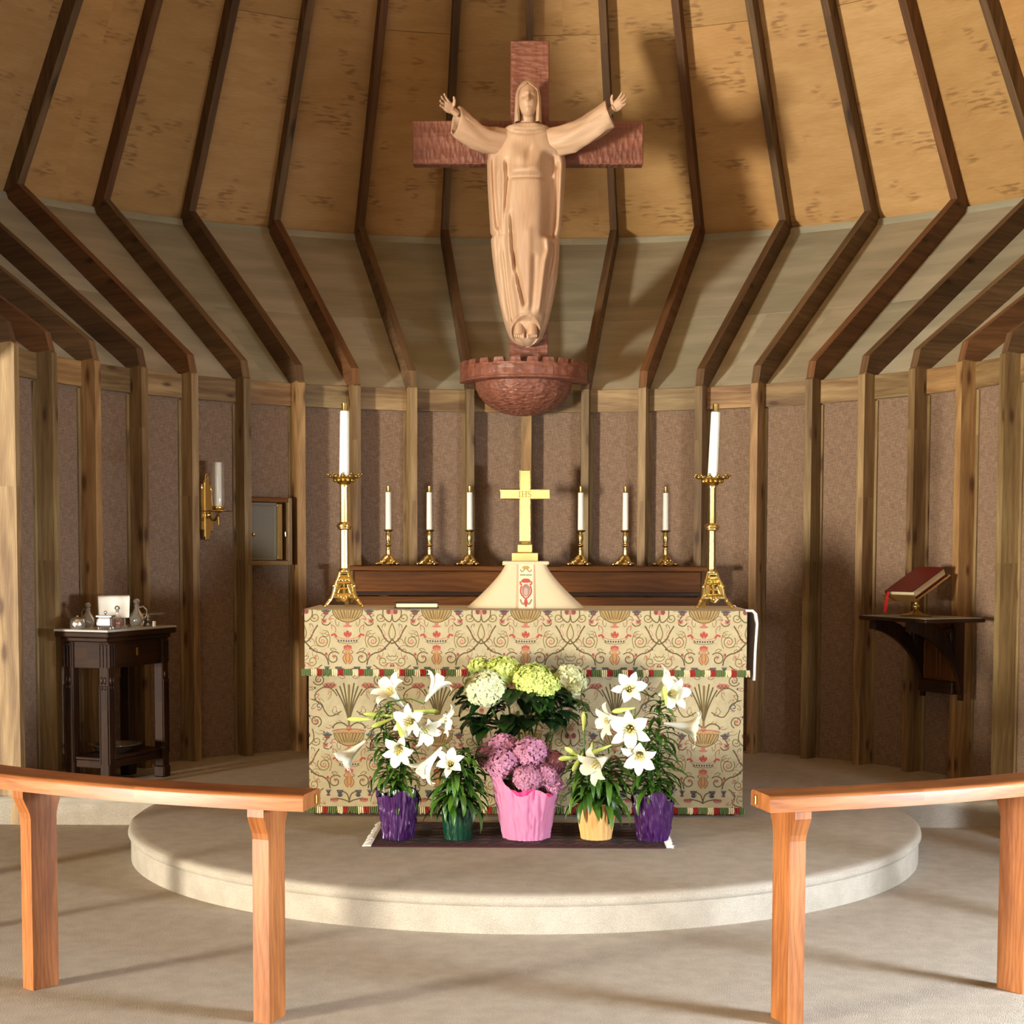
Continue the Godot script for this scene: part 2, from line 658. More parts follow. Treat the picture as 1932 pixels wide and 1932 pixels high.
func nave() -> void:
	# floor slab
	var f := MB.new()
	var q := [Vector3(-8.4, 0, 13.2), Vector3(8.4, 0, 13.2), Vector3(8.4, 0, -3.2), Vector3(-8.4, 0, -3.2)]
	var us := []
	for e in q:
		us.append(Vector2(e.x, e.z))
	f.poly(q, Vector3.UP, us)
	var lowq := []
	for e in q:
		lowq.append(e - Vector3(0, 0.1, 0))
	f.poly(lowq, Vector3.DOWN)
	struct("floor", f, mats.carpet, "beige cut pile carpet that covers the church floor")
	# wall on both sides of the apse opening, cut to the outline of apse and roof
	var aw := MB.new()
	aw.prism(PackedVector2Array([Vector2(2.68, 0), Vector2(8.4, 0), Vector2(8.4, HT), Vector2(2.68, HT)]), 0.2)
	aw.prism(PackedVector2Array([Vector2(-3.4, 0), Vector2(-8.4, 0), Vector2(-8.4, HT), Vector2(-2.68, HT), Vector2(-2.68, 2.75), Vector2(-3.4, 2.75)]), 0.2)
	# on the left the wall steps back to the first stud
	aw.box(Vector3(0.75, 2.9, 0.1), Vector3(-3.24, 1.45, -0.88), 0.0)
	aw.box(Vector3(0.1, 2.9, 1.2), Vector3(-3.57, 1.45, -0.4), 0.0)
	aw.box(Vector3(0.42, 0.08, 1.0), Vector3(-3.42, 2.79, -0.4), 0.0)
	struct("wall_front", aw, mats.plaster, "plastered nave wall on either side of the apse opening", at(Vector3(0, 0, 0.3)))
	var cl := MB.new()
	cl.box(Vector3(17.0, 0.2, 16.6), Vector3(0, HT + 0.12, 5.0), 0.0)
	struct("ceiling_nave", cl, mats.ply[3], "flat wooden ceiling over the nave")
	# side walls with one tall window each, back wall with glazed doors
	for s in [-1.0, 1.0]:
		var w := MB.new()
		var zc := 8.1 if s < 0 else 4.8
		var xw := -8.2 if s < 0 else 4.7
		for b in [[-0.2, zc - 0.65, 0.0, HT], [zc + 0.65, 13.2, 0.0, HT], [zc - 0.65, zc + 0.65, 0.0, 0.15], [zc - 0.65, zc + 0.65, 1.85, HT]]:
			w.box(Vector3(0.2, b[3] - b[2], b[1] - b[0]), Vector3(xw, (b[2] + b[3]) * 0.5, (b[0] + b[1]) * 0.5), 0.0)
		struct("wall_left" if s < 0 else "wall_right", w, mats.plaster, "plastered nave side wall with a tall window" + (" glowing warm" if s < 0 else " glowing cool"))
		glazed("window_1" if s < 0 else "window_2", Vector3(xw + 0.07 * -s, 1.0, zc), -s * PI / 2, Vector2(1.3, 1.7), Color(1.0, 0.96, 0.88) if s < 0 else Color(0.93, 0.97, 1.0), 6.0 if s < 0 else 3.0, "tall frosted window low in the nave side wall" + (" on the sunny side" if s < 0 else " on the shaded side"))
	var bw := MB.new()
	for b in [[-8.4, -2.0, 0.0, HT], [1.4, 8.4, 0.0, HT], [-2.0, 1.4, 0.0, 0.3], [-2.0, 1.4, 2.9, HT]]:
		bw.box(Vector3(b[1] - b[0], b[3] - b[2], 0.2), Vector3((b[0] + b[1]) * 0.5, (b[2] + b[3]) * 0.5, 13.05), 0.0)
	struct("wall_rear", bw, mats.plaster, "plastered rear nave wall with a wide glazed entrance")
	glazed("window_3", Vector3(-0.3, 1.6, 13.0), PI, Vector2(3.4, 2.6), Color(1.0, 0.95, 0.86), 1.5, "wide glazed entrance in the rear nave wall")

func glazed(called: String, p: Vector3, turn: float, size: Vector2, col: Color, glow: float, text: String) -> void:
	var fr := MB.new()
	for s in [-1.0, 1.0]:
		fr.box(Vector3(0.05, size.y, 0.06), Vector3(s * (size.x * 0.5 - 0.025), 0, 0.0), 0.004)
		fr.box(Vector3(size.x - 0.1, 0.05, 0.06), Vector3(0, s * (size.y * 0.5 - 0.025), 0.0), 0.004)
	var o := struct(called, fr, mats.oak, text, at(p, turn + PI))
	var pm := mat(called + "_glass", Color(0.8, 0.8, 0.8), 0.5)
	pm.emission_enabled = true
	pm.emission = col
	pm.emission_energy_multiplier = glow
	var pn := MB.new()
	pn.box(Vector3(size.x - 0.1, size.y - 0.1, 0.01), Vector3.ZERO, 0.0)
	part("window_pane", pn, pm, o)

func platform() -> void:
	# apse floor: a slab with a straight front edge and a round step in front of it
	var edge := -0.43
	var r := 1.98
	var seg := 96
	# outline of the round step from its left meeting point round the front to the right
	var th := asin(edge / r)
	var prof := [[0.0, HD], [r - 0.2, HD], [r - 0.05, HD], [r - 0.02, HD - 0.003], [r - 0.004, HD - 0.014], [r, HD - 0.032], [r - 0.008, HD - 0.045], [r - 0.014, HD - 0.05], [r - 0.014, HD - 0.05], [r - 0.014, 0.0]]
	var rows := []
	for q in prof:
		var row := PackedVector3Array()
		for k in seg + 1:
			var a := lerpf(th - 0.02, PI - th + 0.02, float(k) / seg)
			row.append(Vector3(cos(a) * q[0], q[1], sin(a) * q[0]))
		rows.append(row)
	var step := MB.new()
	step.grid(rows)
	for k in step.v.size():
		var p := step.v[k]
		var rr := Vector2(p.x, p.z).length()
		if p.y > HD - 0.01:
			step.t[k] = Vector2(p.x, p.z)
		else:
			step.t[k] = Vector2(atan2(p.z, p.x) * r, p.y * 1.0 + rr)
	# slab behind
	var pts := [Vector3(-2.86, HD, edge + 0.0), Vector3(-2.86, HD, -0.6)]
	for k in range(0, 41):
		var a := lerpf(-1.36, 1.36, k / 40.0)
		pts.append(ap(2.9, a, HD))
	pts.append_array([Vector3(2.86, HD, edge), Vector3(1.9, HD, edge), Vector3(1.9, HD, 0.0), Vector3(-1.9, HD, 0.0), Vector3(-1.9, HD, edge)])
	var top := PackedVector2Array()
	for p in pts:
		top.append(Vector2(p.x, p.z))
	var slab := MB.new()
	var tr := Geometry2D.triangulate_polygon(top)
	for k in range(0, tr.size(), 3):
		var ps := []
		for j in 3:
			var p := top[tr[k + j]]
			ps.append(Vector3(p.x, HD - 0.0005, p.y))
		slab.poly(ps, Vector3.UP, [Vector2(ps[0].x, ps[0].z), Vector2(ps[1].x, ps[1].z), Vector2(ps[2].x, ps[2].z)])
	var nose := []
	for q in [[0.05, HD], [0.02, HD - 0.003], [0.004, HD - 0.014], [0.0, HD - 0.032], [0.012, HD - 0.05], [0.012, 0.0]]:
		nose.append(PackedVector3Array([Vector3(-2.86, q[1], edge - q[0]), Vector3(2.86, q[1], edge - q[0])]))
	slab.grid(nose, false, 5.7, 0.3)
	step.add(slab)
	struct("floor_platform", step, mats.carpet, "carpeted platform under the altar with a rounded front step")

func rails() -> void:
	var ends := [[-1.25, -0.212, "oak communion rail left of the gap, in front of the small dark table"], [0.226, 1.25, "oak communion rail right of the gap, below the red book"]]
	for e in ends:
		var o := thing("communion_rail", e[2], "altar rail", Vector3.ZERO, 0.0, "pair of curved communion rails")
		# cap: section (radius, height) swept round the arc
		var sec := [[3.30, 0.690], [3.30, 0.728], [3.296, 0.737], [3.288, 0.742], [3.155, 0.742], [3.145, 0.738], [3.14, 0.730], [3.14, 0.695], [3.14, 0.690]]
		var rows := []
		for q in sec:
			var row := PackedVector3Array()
			for k in 49:
				var a := lerpf(e[0], e[1], k / 48.0)
				row.append(Vector3(q[0] * sin(a), q[1], q[0] * cos(a)))
			rows.append(row)
		rows.append(rows[0])
		var cap := MB.new()
		cap.grid(rows)
		var w := 0.0
		for r in rows.size():
			for k in 49:
				cap.t[r * 49 + k] = Vector2(r * 0.03, lerpf(e[0], e[1], k / 48.0) * 3.2)
		for s in 2:
			var a: float = e[s]
			var ps := []
			for q in sec:
				ps.append(Vector3(q[0] * sin(a), q[1], q[0] * cos(a)))
			cap.poly(ps, Vector3(cos(a), 0, -sin(a)) * (1.0 if s == 1 else -1.0))
		part("rail_cap", cap, mats.oak, o)
		var inner: float = e[1] if e[0] < 0 else e[0]
		var sg := -1.0 if e[0] < 0 else 1.0
		# dowel plate in the end that closes the gap
		var pl := MB.new()
		pl.box(Vector3(0.008, 0.03, 0.012), Vector3.ZERO, 0.002)
		part("end_plate", pl, mats.brass_dull, o, at(Vector3(3.19 * sin(inner) - sg * 0.003, 0.714, 3.19 * cos(inner)), inner))
		for k in 4:
			var a := sg * (0.262 + 0.288 * k)
			var pst := MB.new()
			pst.off = Vector2(k * 0.21 + sg, k * 0.4)
			# side outline (depth, height): post with a small bracket under the cap on both faces
			var ol := PackedVector2Array([Vector2(-0.052, 0), Vector2(0.052, 0), Vector2(0.052, 0.585), Vector2(0.056, 0.605), Vector2(0.068, 0.63), Vector2(0.082, 0.66), Vector2(0.082, 0.675), Vector2(0.082, 0.69), Vector2(-0.070, 0.69), Vector2(-0.070, 0.65), Vector2(-0.058, 0.62), Vector2(-0.052, 0.59)])
			pst.prism(ol, 0.058)
			var yaw := a + sg * 0.09
			# local x along the depth: turn so that it points outward
			part("rail_post", pst, mats.oak, o, at(Vector3(3.185 * sin(a), 0.0, 3.185 * cos(a)), yaw - PI / 2))

# ---------------------------------------------------------------- altar
func stamp(im: Image, x: float, y: float, r: float, c: Color) -> void:
	var w := im.get_width()
	var h := im.get_height()
	for yy in range(int(floor(y - r)), int(ceil(y + r)) + 1):
		for xx in range(int(floor(x - r)), int(ceil(x + r)) + 1):
			var d := Vector2(xx - x, yy - y).length()
			if d <= r:
				var k := clampf((r - d) * 1.2, 0.25, 1.0)
				var px := posmod(xx, w)
				var py := posmod(yy, h)
				im.set_pixel(px, py, im.get_pixel(px, py).lerp(c, k))

# points in millimetres from the centre line, mirrored on both sides
func stroke(im: Image, pts: Array, r: float, c: Color, x0: float, mirror := true) -> void:
	var cu := Curve2D.new()
	for k in pts.size():
		var p: Vector2 = pts[k]
		var tan := Vector2.ZERO
		if k > 0 and k < pts.size() - 1:
			tan = (pts[k + 1] - pts[k - 1]) * 0.22
		cu.add_point(p, -tan, tan)
	var l := cu.get_baked_length()
	var s := 0.0
	while s <= l:
		var p := cu.sample_baked(s)
		stamp(im, x0 + p.x, p.y, r * 1.25, c)
		if mirror:
			stamp(im, x0 - p.x, p.y, r * 1.25, c)
		s += maxf(1.0, r * 0.7)

func blob(im: Image, cx: float, cy: float, rx: float, ry: float, c: Color, x0: float, mirror := true) -> void:
	var w := im.get_width()
	var h := im.get_height()
	for s in ([1.0, -1.0] if mirror else [1.0]):
		for yy in range(int(cy - ry), int(cy + ry) + 1):
			for xx in range(int(cx - rx), int(cx + rx) + 1):
				if pow((xx - cx) / rx, 2) + pow((yy - cy) / ry, 2) <= 1.0:
					im.set_pixel(posmod(int(x0 + s * xx), w), posmod(yy, h), c)

func spiral(im: Image, cx: float, cy: float, r: float, a0: float, turns: float, wdt: float, c: Color, x0: float) -> void:
	var pts := []
	for k in 25:
		var f := k / 24.0
		var a := a0 + TAU * turns * f
		pts.append(Vector2(cx + cos(a) * r * (1.0 - 0.75 * f), cy + sin(a) * r * (1.0 - 0.75 * f)))
	stroke(im, pts, wdt, c, x0)

func brocade_image() -> Image:
	var w := 445
	var h := 660
	var n1 := noise(0.3, 131, 2)
	var n2 := noise(0.02, 132, 2)
	var im := image_of(w, h, func(x: int, y: int) -> Color:
		var q := 0.5 * n1.get_noise_2d(x * 0.5, y) + 0.25 * n2.get_noise_2d(x, y)
		return Color(0.665, 0.615, 0.485).lerp(Color(0.55, 0.50, 0.37), clampf(0.3 + q, 0.0, 1.0)))
	var ol := Color(0.30, 0.25, 0.12)
	var ol2 := Color(0.41, 0.34, 0.18)
	var pk := Color(0.58, 0.22, 0.18)
	var pk2 := Color(0.60, 0.37, 0.30)
	var ro := Color(0.42, 0.21, 0.18)
	var bl := Color(0.20, 0.215, 0.25)
	var tn := Color(0.62, 0.46, 0.27)
	for unit in 2:
		var x0 := 222.5
		if unit == 1:
			break
		var cy := 330.0    # crown line
		# crown: band with dots, three red leaves over it
		stroke(im, [Vector2(0, cy - 12), Vector2(30, cy - 14), Vector2(60, cy - 24)], 1.6, pk2, x0)
		stroke(im, [Vector2(0, cy + 10), Vector2(30, cy + 8), Vector2(52, cy + 2)], 1.6, ol2, x0)
		for k in 4:
			blob(im, 6 + k * 13.0, cy - 1.0 - k * 0.8, 4.2, 5.0, bl, x0)
		blob(im, 0, cy - 36, 13, 9, pk, x0, false)
		blob(im, 0, cy - 46, 7, 8, pk, x0, false)
		stroke(im, [Vector2(4, cy - 22), Vector2(16, cy - 34), Vector2(14, cy - 44)], 3.0, pk, x0)
		stroke(im, [Vector2(56, cy - 24), Vector2(68, cy - 34), Vector2(80, cy - 30)], 4.0, pk, x0)
		stroke(im, [Vector2(62, cy - 26), Vector2(64, cy - 40)], 2.6, pk, x0)
		stroke(im, [Vector2(64, cy - 22), Vector2(46, cy - 2), Vector2(40, cy + 8)], 1.4, ol2, x0)
		# small vase under the crown
		blob(im, 0, cy + 34, 21, 14, pk2, x0, false)
		for k in 5:
			blob(im, -16 + k * 8.0, cy + 28 - 3.0 * (2 - absi(k - 2)), 3.4, 8, pk, x0, false)
		blob(im, 0, cy + 58, 14, 16, tn, x0, false)
		blob(im, 0, cy + 88, 20, 24, tn, x0, false)
		stroke(im, [Vector2(18, cy + 46), Vector2(26, cy + 56), Vector2(14, cy + 64), Vector2(24, cy + 84), Vector2(16, cy + 106), Vector2(6, cy + 114)], 1.6, ro, x0)
		stroke(im, [Vector2(6, cy + 60), Vector2(10, cy + 84), Vector2(4, cy + 104)], 1.3, ro, x0)
		# big scrolls left and right of the crown
		stroke(im, [Vector2(222, cy + 10), Vector2(190, cy - 10), Vector2(168, cy - 52), Vector2(150, cy - 80)], 3.0, ol, x0)
		stroke(im, [Vector2(222, cy - 12), Vector2(196, cy + 22), Vector2(160, cy + 52), Vector2(132, cy + 60), Vector2(106, cy + 82), Vector2(96, cy + 116)], 3.0, ol, x0)
		stroke(im, [Vector2(222, cy - 90), Vector2(206, cy - 40), Vector2(222, cy - 4)], 2.4, ol2, x0)
		spiral(im, 126, cy - 2, 34, -0.6, 1.6, 2.2, ol2, x0)
		spiral(im, 126, cy - 2, 12, 1.0, 1.0, 2.0, pk2, x0)
		spiral(im, 70, cy + 84, 34, -2.4, 1.25, 2.4, ol, x0)
		spiral(im, 178, cy + 100, 26, 0.5, 1.3, 2.0, ol2, x0)
		blob(im, 106, cy + 66, 8, 11, pk2, x0)
		blob(im, 108, cy + 64, 4, 6, ro, x0)
		blob(im, 160, cy + 76, 6, 8, pk2, x0)
		stroke(im, [Vector2(200, cy + 60), Vector2(212, cy + 76), Vector2(222, cy + 70)], 1.5, ol2, x0)
		stroke(im, [Vector2(100, cy - 50), Vector2(88, cy - 10), Vector2(98, cy + 30)], 1.8, ol2, x0)
		# thistles under the small vase
		stroke(im, [Vector2(0, cy + 190), Vector2(10, cy + 150), Vector2(36, cy + 134)], 2.6, ol, x0)
		stroke(im, [Vector2(0, cy + 190), Vector2(24, cy + 178), Vector2(70, cy + 168)], 2.6, ol, x0)
		for k in 6:
			stroke(im, [Vector2(46, cy + 156), Vector2(32 + k * 6.0, cy + 128)], 2.2, bl, x0)
		blob(im, 46, cy + 154, 12, 9, bl, x0)
		for k in 5:
			stroke(im, [Vector2(104, cy + 150), Vector2(92 + k * 6.0, cy + 126)], 1.8, bl, x0)
		blob(im, 104, cy + 152, 10, 6, ro, x0)
		blob(im, 74, cy + 178, 22, 11, pk2, x0)
		for k in 5:
			blob(im, 58 + k * 8.0, cy + 174, 3, 6, ro, x0)
		stroke(im, [Vector2(130, cy + 120), Vector2(160, cy + 150), Vector2(150, cy + 190), Vector2(196, cy + 210)], 2.4, ol, x0)
		spiral(im, 190, cy + 170, 22, 2.0, 1.2, 2.0, ol2, x0)
		# urn with stems, one repeat higher
		var uy := cy - 100.0
		blob(im, 0, uy - 70, 76, 7, tn, x0, false)
		for yy in range(0, 66):
			var ww := 74.0 * sqrt(maxf(0.0, 1.0 - pow(yy / 66.0, 1.7)))
			blob(im, 0, uy - 62 + yy, maxf(2.0, ww), 1.2, Color(0.56, 0.46, 0.27), x0, false)
		for k in 4:
			var bx := 10.0 + k * 17.0
			stroke(im, [Vector2(bx - 6, uy - 58), Vector2(bx + 2, uy - 62), Vector2(bx + 7, uy - 54), Vector2(bx * 0.72, uy - 12)], 1.4, ro if k % 2 == 0 else ol, x0)
			stroke(im, [Vector2(bx - 6, uy - 58), Vector2(bx * 0.6 - 2, uy - 14)], 1.2, ol, x0)
		stroke(im, [Vector2(76, uy - 64), Vector2(66, uy - 28), Vector2(30, uy - 2), Vector2(0, uy + 4)], 2.0, ol, x0)
		blob(im, 0, uy + 12, 10, 8, pk2, x0, false)
		blob(im, 0, uy + 24, 22, 6, pk2, x0, false)
		stroke(im, [Vector2(0, uy - 76), Vector2(0, uy - 300)], 5.0, ol2, x0)
		for k in 3:
			stroke(im, [Vector2(3, uy - 130), Vector2(12 + k * 8.0, uy - 220 + k * 6.0), Vector2(26 + k * 20.0, uy - 310 + k * 14.0)], 3.2, ol, x0)
		stroke(im, [Vector2(4, uy - 90), Vector2(36, uy - 112), Vector2(70, uy - 104), Vector2(80, uy - 86)], 3.0, ol, x0)
		blob(im, 0, uy - 84, 14, 10, pk2, x0, false)
		stroke(im, [Vector2(2, uy - 78), Vector2(40, uy - 80), Vector2(84, uy - 70)], 1.8, ro, x0)
		# carnations and blue flowers beside the urn
		for yy in range(-14, 15):
			blob(im, 96, uy - 300 + yy, 34.0 * sqrt(maxf(0.02, 1.0 - yy * yy / 225.0)), 1.0, pk2, x0)
		for k in 6:
			blob(im, 74 + k * 9.0, uy - 302 + (k % 2) * 9.0, 5, 6, ro, x0)
		for k in 7:
			stroke(im, [Vector2(108, uy - 38), Vector2(86 + k * 7.5, uy - 66 + absi(k - 3) * 4.0)], 2.4, bl, x0)
		blob(im, 108, uy - 40, 13, 9, ro, x0)
		stroke(im, [Vector2(110, uy - 30), Vector2(128, uy + 6), Vector2(104, uy + 20), Vector2(86, uy + 6)], 2.4, ol, x0)
		blob(im, 118, uy + 2, 14, 9, pk2, x0)
		for k in 4:
			stroke(im, [Vector2(118, uy + 4), Vector2(104 + k * 9.0, uy - 12)], 1.6, ro, x0)
		# bow shaped flower at the half repeat
		blob(im, 222, uy - 84, 18, 10, pk2, x0, false)
		blob(im, 206, uy - 50, 12, 14, ro, x0)
		blob(im, 222, uy - 44, 9, 12, pk2, x0, false)
		stroke(im, [Vector2(222, uy - 30), Vector2(214, uy + 0), Vector2(190, uy - 10), Vector2(176, uy - 40), Vector2(184, uy - 80)], 2.4, ol, x0)
		spiral(im, 164, uy - 20, 24, 0.2, 1.3, 2.2, ol2, x0)
		spiral(im, 166, uy - 120, 30, 2.0, 1.4, 2.4, ol, x0)
		blob(im, 166, uy - 122, 8, 8, pk2, x0)
		stroke(im, [Vector2(222, uy - 100), Vector2(208, uy - 130), Vector2(222, uy - 160)], 2.0, ol2, x0)
		spiral(im, 150, uy - 196, 18, 1.2, 1.2, 2.0, bl, x0)
		blob(im, 222, uy - 176, 12, 14, pk2, x0, false)
		for k in 4:
			blob(im, 214 + k * 5.0, uy - 178, 1.6, 7, ro, x0, false)
	# finer sprigs that fill the ground
	var q := RandomNumberGenerator.new()
	q.seed = 5
	for k in 46:
		var c := Vector2(q.randf_range(30, 215), fposmod(k * 14.6, 660.0))
		if absf(c.y - 320.0) < 34.0 and c.x < 90.0:
			continue
		var d := Vector2.from_angle(q.randf() * TAU)
		var l := q.randf_range(12, 26)
		var col: Color = [ol2, ol, ro, pk2][k % 4]
		stroke(im, [c - d * l, c, c + d.rotated(0.9) * l, c + d.rotated(2.0) * l * 0.8], 1.3, col, 222.5)
		if k % 3 == 0:
			blob(im, c.x + d.rotated(0.9).x * l, c.y + d.rotated(0.9).y * l, 4.5, 5.5, [pk2, ro, bl][k % 3 if k % 2 else (k / 3) % 3], 222.5)
	stroke(im, [Vector2(60, 640), Vector2(100, 600), Vector2(150, 612), Vector2(170, 650), Vector2(150, 680)], 2.4, ol, 222.5)
	spiral(im, 150, 560, 30, 0.4, 1.5, 2.2, ol, 222.5)
	stroke(im, [Vector2(40, 60), Vector2(90, 84), Vector2(120, 60), Vector2(140, 20), Vector2(186, 0)], 2.4, ol, 222.5)
	return im

# cloth hanging in one plane with shallow ripples; u, v in metres from its lower left corner
func drape(w: float, h: float, amp: float, ph: float, thick := 0.006) -> MB:
	var m := MB.new()
	for side in 2:
		var rows := []
		for r in 13:
			var row := PackedVector3Array()
			for c in 61:
				var u := float(c) / 60.0
				var f := 1.0 - r / 12.0
				var z := amp * (0.3 + 0.7 * (1.0 - f)) * (sin(u * 21.0 + ph + f * 1.5) * 0.5 + sin(u * 47.0 + ph * 2.0) * 0.25)
				var sag := 0.0
				row.append(Vector3((u - 0.5) * w, f * h + sag, z - side * thick))
			rows.append(row)
		m.grid(rows, false, 1.0, 1.0)
	for k in m.v.size():
		m.t[k] = Vector2(m.v[k].x, -m.v[k].y)
	var e := m.v.size() / 2
	for edge in [[0, 1], [60, 61], [12 * 61, 1]]:
		pass
	for r in 12:
		for c in [0, 60]:
			var a := r * 61 + int(c)
			m.poly([m.v[a], m.v[a + 61], m.v[a + 61 + e], m.v[a + e]], Vector3(-1 if c == 0 else 1, 0, 0))
	for c in 60:
		var a := 12 * 61 + c
		m.poly([m.v[a], m.v[a + 1], m.v[a + 1 + e], m.v[a + e]], Vector3.DOWN)
	return m

func fringe(o: Node3D, w: float, y: float, z: float, start: int) -> void:
	var per := 0.1035
	var cols := [Color(0.80, 0.74, 0.58), Color(0.56, 0.10, 0.09), Color(0.34, 0.40, 0.22)]
	var mm := []
	for c in 3:
		mm.append(mats["fringe_%d" % c] if mats.has("fringe_%d" % c) else mat("fringe_%d" % c, cols[c], 0.9))
	var x := -w * 0.5 - 0.005
	var k := start
	var wid := [0.030, 0.026, 0.0475]
	var names := ["fringe_tuft", "fringe_tuft", "fringe_tuft"]
	while x < w * 0.5 - 0.01:
		var c := k % 3
		var ww: float = minf(wid[c], w * 0.5 + 0.005 - x)
		var b := MB.new()
		# a row of twisted cords with slightly uneven ends
		var cords := maxi(2, int(ww / 0.008))
		for j in cords:
			var cx := ww * (j + 0.5) / cords
			var r := ww / cords * 0.55
			var le := 0.033 + jag(0.003)
			b.tube([Vector3(cx, 0, 0), Vector3(cx + 0.002, -le * 0.5, 0.003), Vector3(cx + jag(0.003), -le, 0.001)], [r, r, r * 0.9], 6)
		part(names[c], b, mm[c], o, at(Vector3(x, y, z)))
		x += ww
		k += 1

func altar() -> void:
	var by := HD
	var top := 1.192
	# wooden altar
	var o := thing("altar", "brown wooden altar behind the brocade, its dark side showing at the right end", "altar", Vector3(0, by, -0.15))
	var hh := top - by
	var tp := MB.new().box(Vector3(2.20, 0.05, 0.60), Vector3(0, hh - 0.025, 0), 0.006)
	part("altar_top", tp, mats.walnut, o)
	var bd := MB.new().box(Vector3(2.10, hh - 0.11, 0.52), Vector3(0, (hh - 0.05 - 0.06) * 0.5 + 0.06, 0), 0.006)
	part("body", bd, mats.walnut, o)
	part("plinth", MB.new().box(Vector3(2.14, 0.06, 0.55), Vector3(0, 0.03, 0), 0.006), mats.walnut, o)
	# white linen over the table top, falling at the right end
	var ln := MB.new()
	var prof := [Vector2(-1.112, -0.02), Vector2(-1.11, 0.004), Vector2(1.10, 0.005), Vector2(1.135, 0.004), Vector2(1.152, -0.012), Vector2(1.158, -0.06), Vector2(1.150, -0.20), Vector2(1.146, -0.345)]
	for s in 2:
		var rows := []
		for k in 15:
			var z := lerpf(-0.33, 0.325, k / 14.0)
			var row := PackedVector3Array()
			for q in prof.size():
				var p: Vector2 = prof[q]
				var wob := 0.006 * sin(z * 30.0) * (1.0 if q >= 5 else 0.0)
				row.append(Vector3(p.x + wob - (0.004 if s == 1 and q >= 4 else 0.0), p.y - (0.004 if s == 1 else 0.0), z))
			rows.append(row)
		ln.grid(rows)
	for z in [-0.33, 0.325]:
		var hp := []
		for q in prof.slice(2):
			hp.append(Vector3(q.x + 0.002, q.y, z))
		ln.tube(hp, 0.0065, 8)
	label(part("altar_linen", ln, mats.linen, self, at(Vector3(0, top + 0.002, -0.15))), "white linen altar cloth falling over the right end of the altar", "cloth")
	# brocade
	var bi := brocade_image()
	var bm := textured("brocade", bi, Vector2(1.0 / 0.445, 1.0 / 0.66), 0.8)
	bump(bm, bi, 1.2, 0.4)
	var f := thing("altar_frontal", "long cream brocade frontal with urns and scrolls hanging down to the carpet", "altar cloth", Vector3(0.008, by, 0.165))
	var fm := drape(2.18, 0.86, 0.010, 0.4)
	for k in fm.t.size():
		fm.t[k] += Vector2(0.2225, 0.559)
	part("cloth", fm, bm, f, at(Vector3(0, 0.03, 0)))
	fringe(f, 2.19, 0.048, 0.008, 2)
	var g := thing("altar_superfrontal", "short cream brocade band with red crowns along the top edge of the altar", "altar cloth", Vector3(0.004, 0.0, 0.178))
	var gm := drape(2.21, 0.305, 0.006, 2.0)
	for k in gm.t.size():
		gm.t[k] += Vector2(0.2225, 0.478)
	part("cloth", gm, bm, g, at(Vector3(0, 0.892, 0)))
	# the part that lies on the table
	var fl := MB.new()
	fl.poly([Vector3(-1.105, 1.197, 0.0), Vector3(1.105, 1.197, 0.0), Vector3(1.105, 1.2, -0.07), Vector3(-1.105, 1.2, -0.07)], Vector3.UP, [Vector2(0, 0), Vector2(2.2, 0), Vector2(2.2, 0.07), Vector2(0, 0.07)])
	part("top_hem", fl, mats.linen, g)
	fringe(g, 2.23, 0.900, 0.009, 2)
	# veiled chalice: a square top and four draped sides
	var vm := mat("veil", Color(0.76, 0.69, 0.56), 0.75)
	var v := thing("chalice_veil", "stiff cream veil draped like a tent over the chalice in the middle of the altar", "veil", Vector3(0.005, top + 0.008, -0.12))
	var rows := []
	for r in 12:
		var q := r / 11.0
		var hw := lerpf(0.105, 0.315, pow(q, 1.3)) 
		var hd := lerpf(0.105, 0.17, pow(q, 1.1))
		var yy := lerpf(0.225, 0.0, q)
		var row := PackedVector3Array()
		for c in 48:
			var a := TAU * c / 48.0
			var e := 0.32 + 0.25 * q
			var sx := signf(sin(a)) * pow(absf(sin(a)), e)
			var sz := signf(cos(a)) * pow(absf(cos(a)), e)
			var rip := 1.0 - 0.035 * q * (1.0 - absf(sin(2.0 * a)))
			row.append(Vector3(sx * hw * rip, yy, sz * hd * rip))
		rows.append(row)
	rows.reverse()
	var vmb := MB.new()
	vmb.grid(rows, true)
	part("drape", vmb, vm, v)
	part("pall", MB.new().box(Vector3(0.238, 0.017, 0.22), Vector3(0, 0.232, 0), 0.008), vm, v)
	# embroidered strip down the front
	var im := image_of(64, 192, func(x: int, y: int) -> Color:
		var edge: bool = absi(x - 32) > 26
		var q := 0.5 + 0.5 * sin(y * 1.1 + x * 0.9)
		return Color(0.84, 0.76, 0.62) if not edge else Color(0.84, 0.76, 0.62).lerp(Color(0.60, 0.38, 0.30), q))
	var ro := Color(0.62, 0.26, 0.22)
	var mv := Color(0.55, 0.42, 0.40)
	blob(im, 0, 14, 14, 8, Color(0.62, 0.52, 0.26), 32, false)
	stroke(im, [Vector2(4, 20), Vector2(14, 32), Vector2(20, 22)], 2.0, mv, 32)
	for k in 3:
		blob(im, 4 + k * 7.0, 46, 2.6, 4, Color(0.34, 0.40, 0.30), 32)
	blob(im, 0, 70, 16, 9, ro, 32, false)
	blob(im, 0, 112, 15, 28, mv, 32, false)
	blob(im, 0, 118, 8, 18, Color(0.66, 0.56, 0.50), 32, false)
	stroke(im, [Vector2(4, 78), Vector2(20, 76), Vector2(18, 88), Vector2(14, 84)], 2.4, ro, 32)
	stroke(im, [Vector2(16, 94), Vector2(19, 120), Vector2(8, 142), Vector2(0, 146)], 2.6, ro, 32)
	stroke(im, [Vector2(0, 150), Vector2(10, 172), Vector2(20, 152)], 3.0, mv, 32)
	blob(im, 0, 164, 6, 20, ro, 32, false)
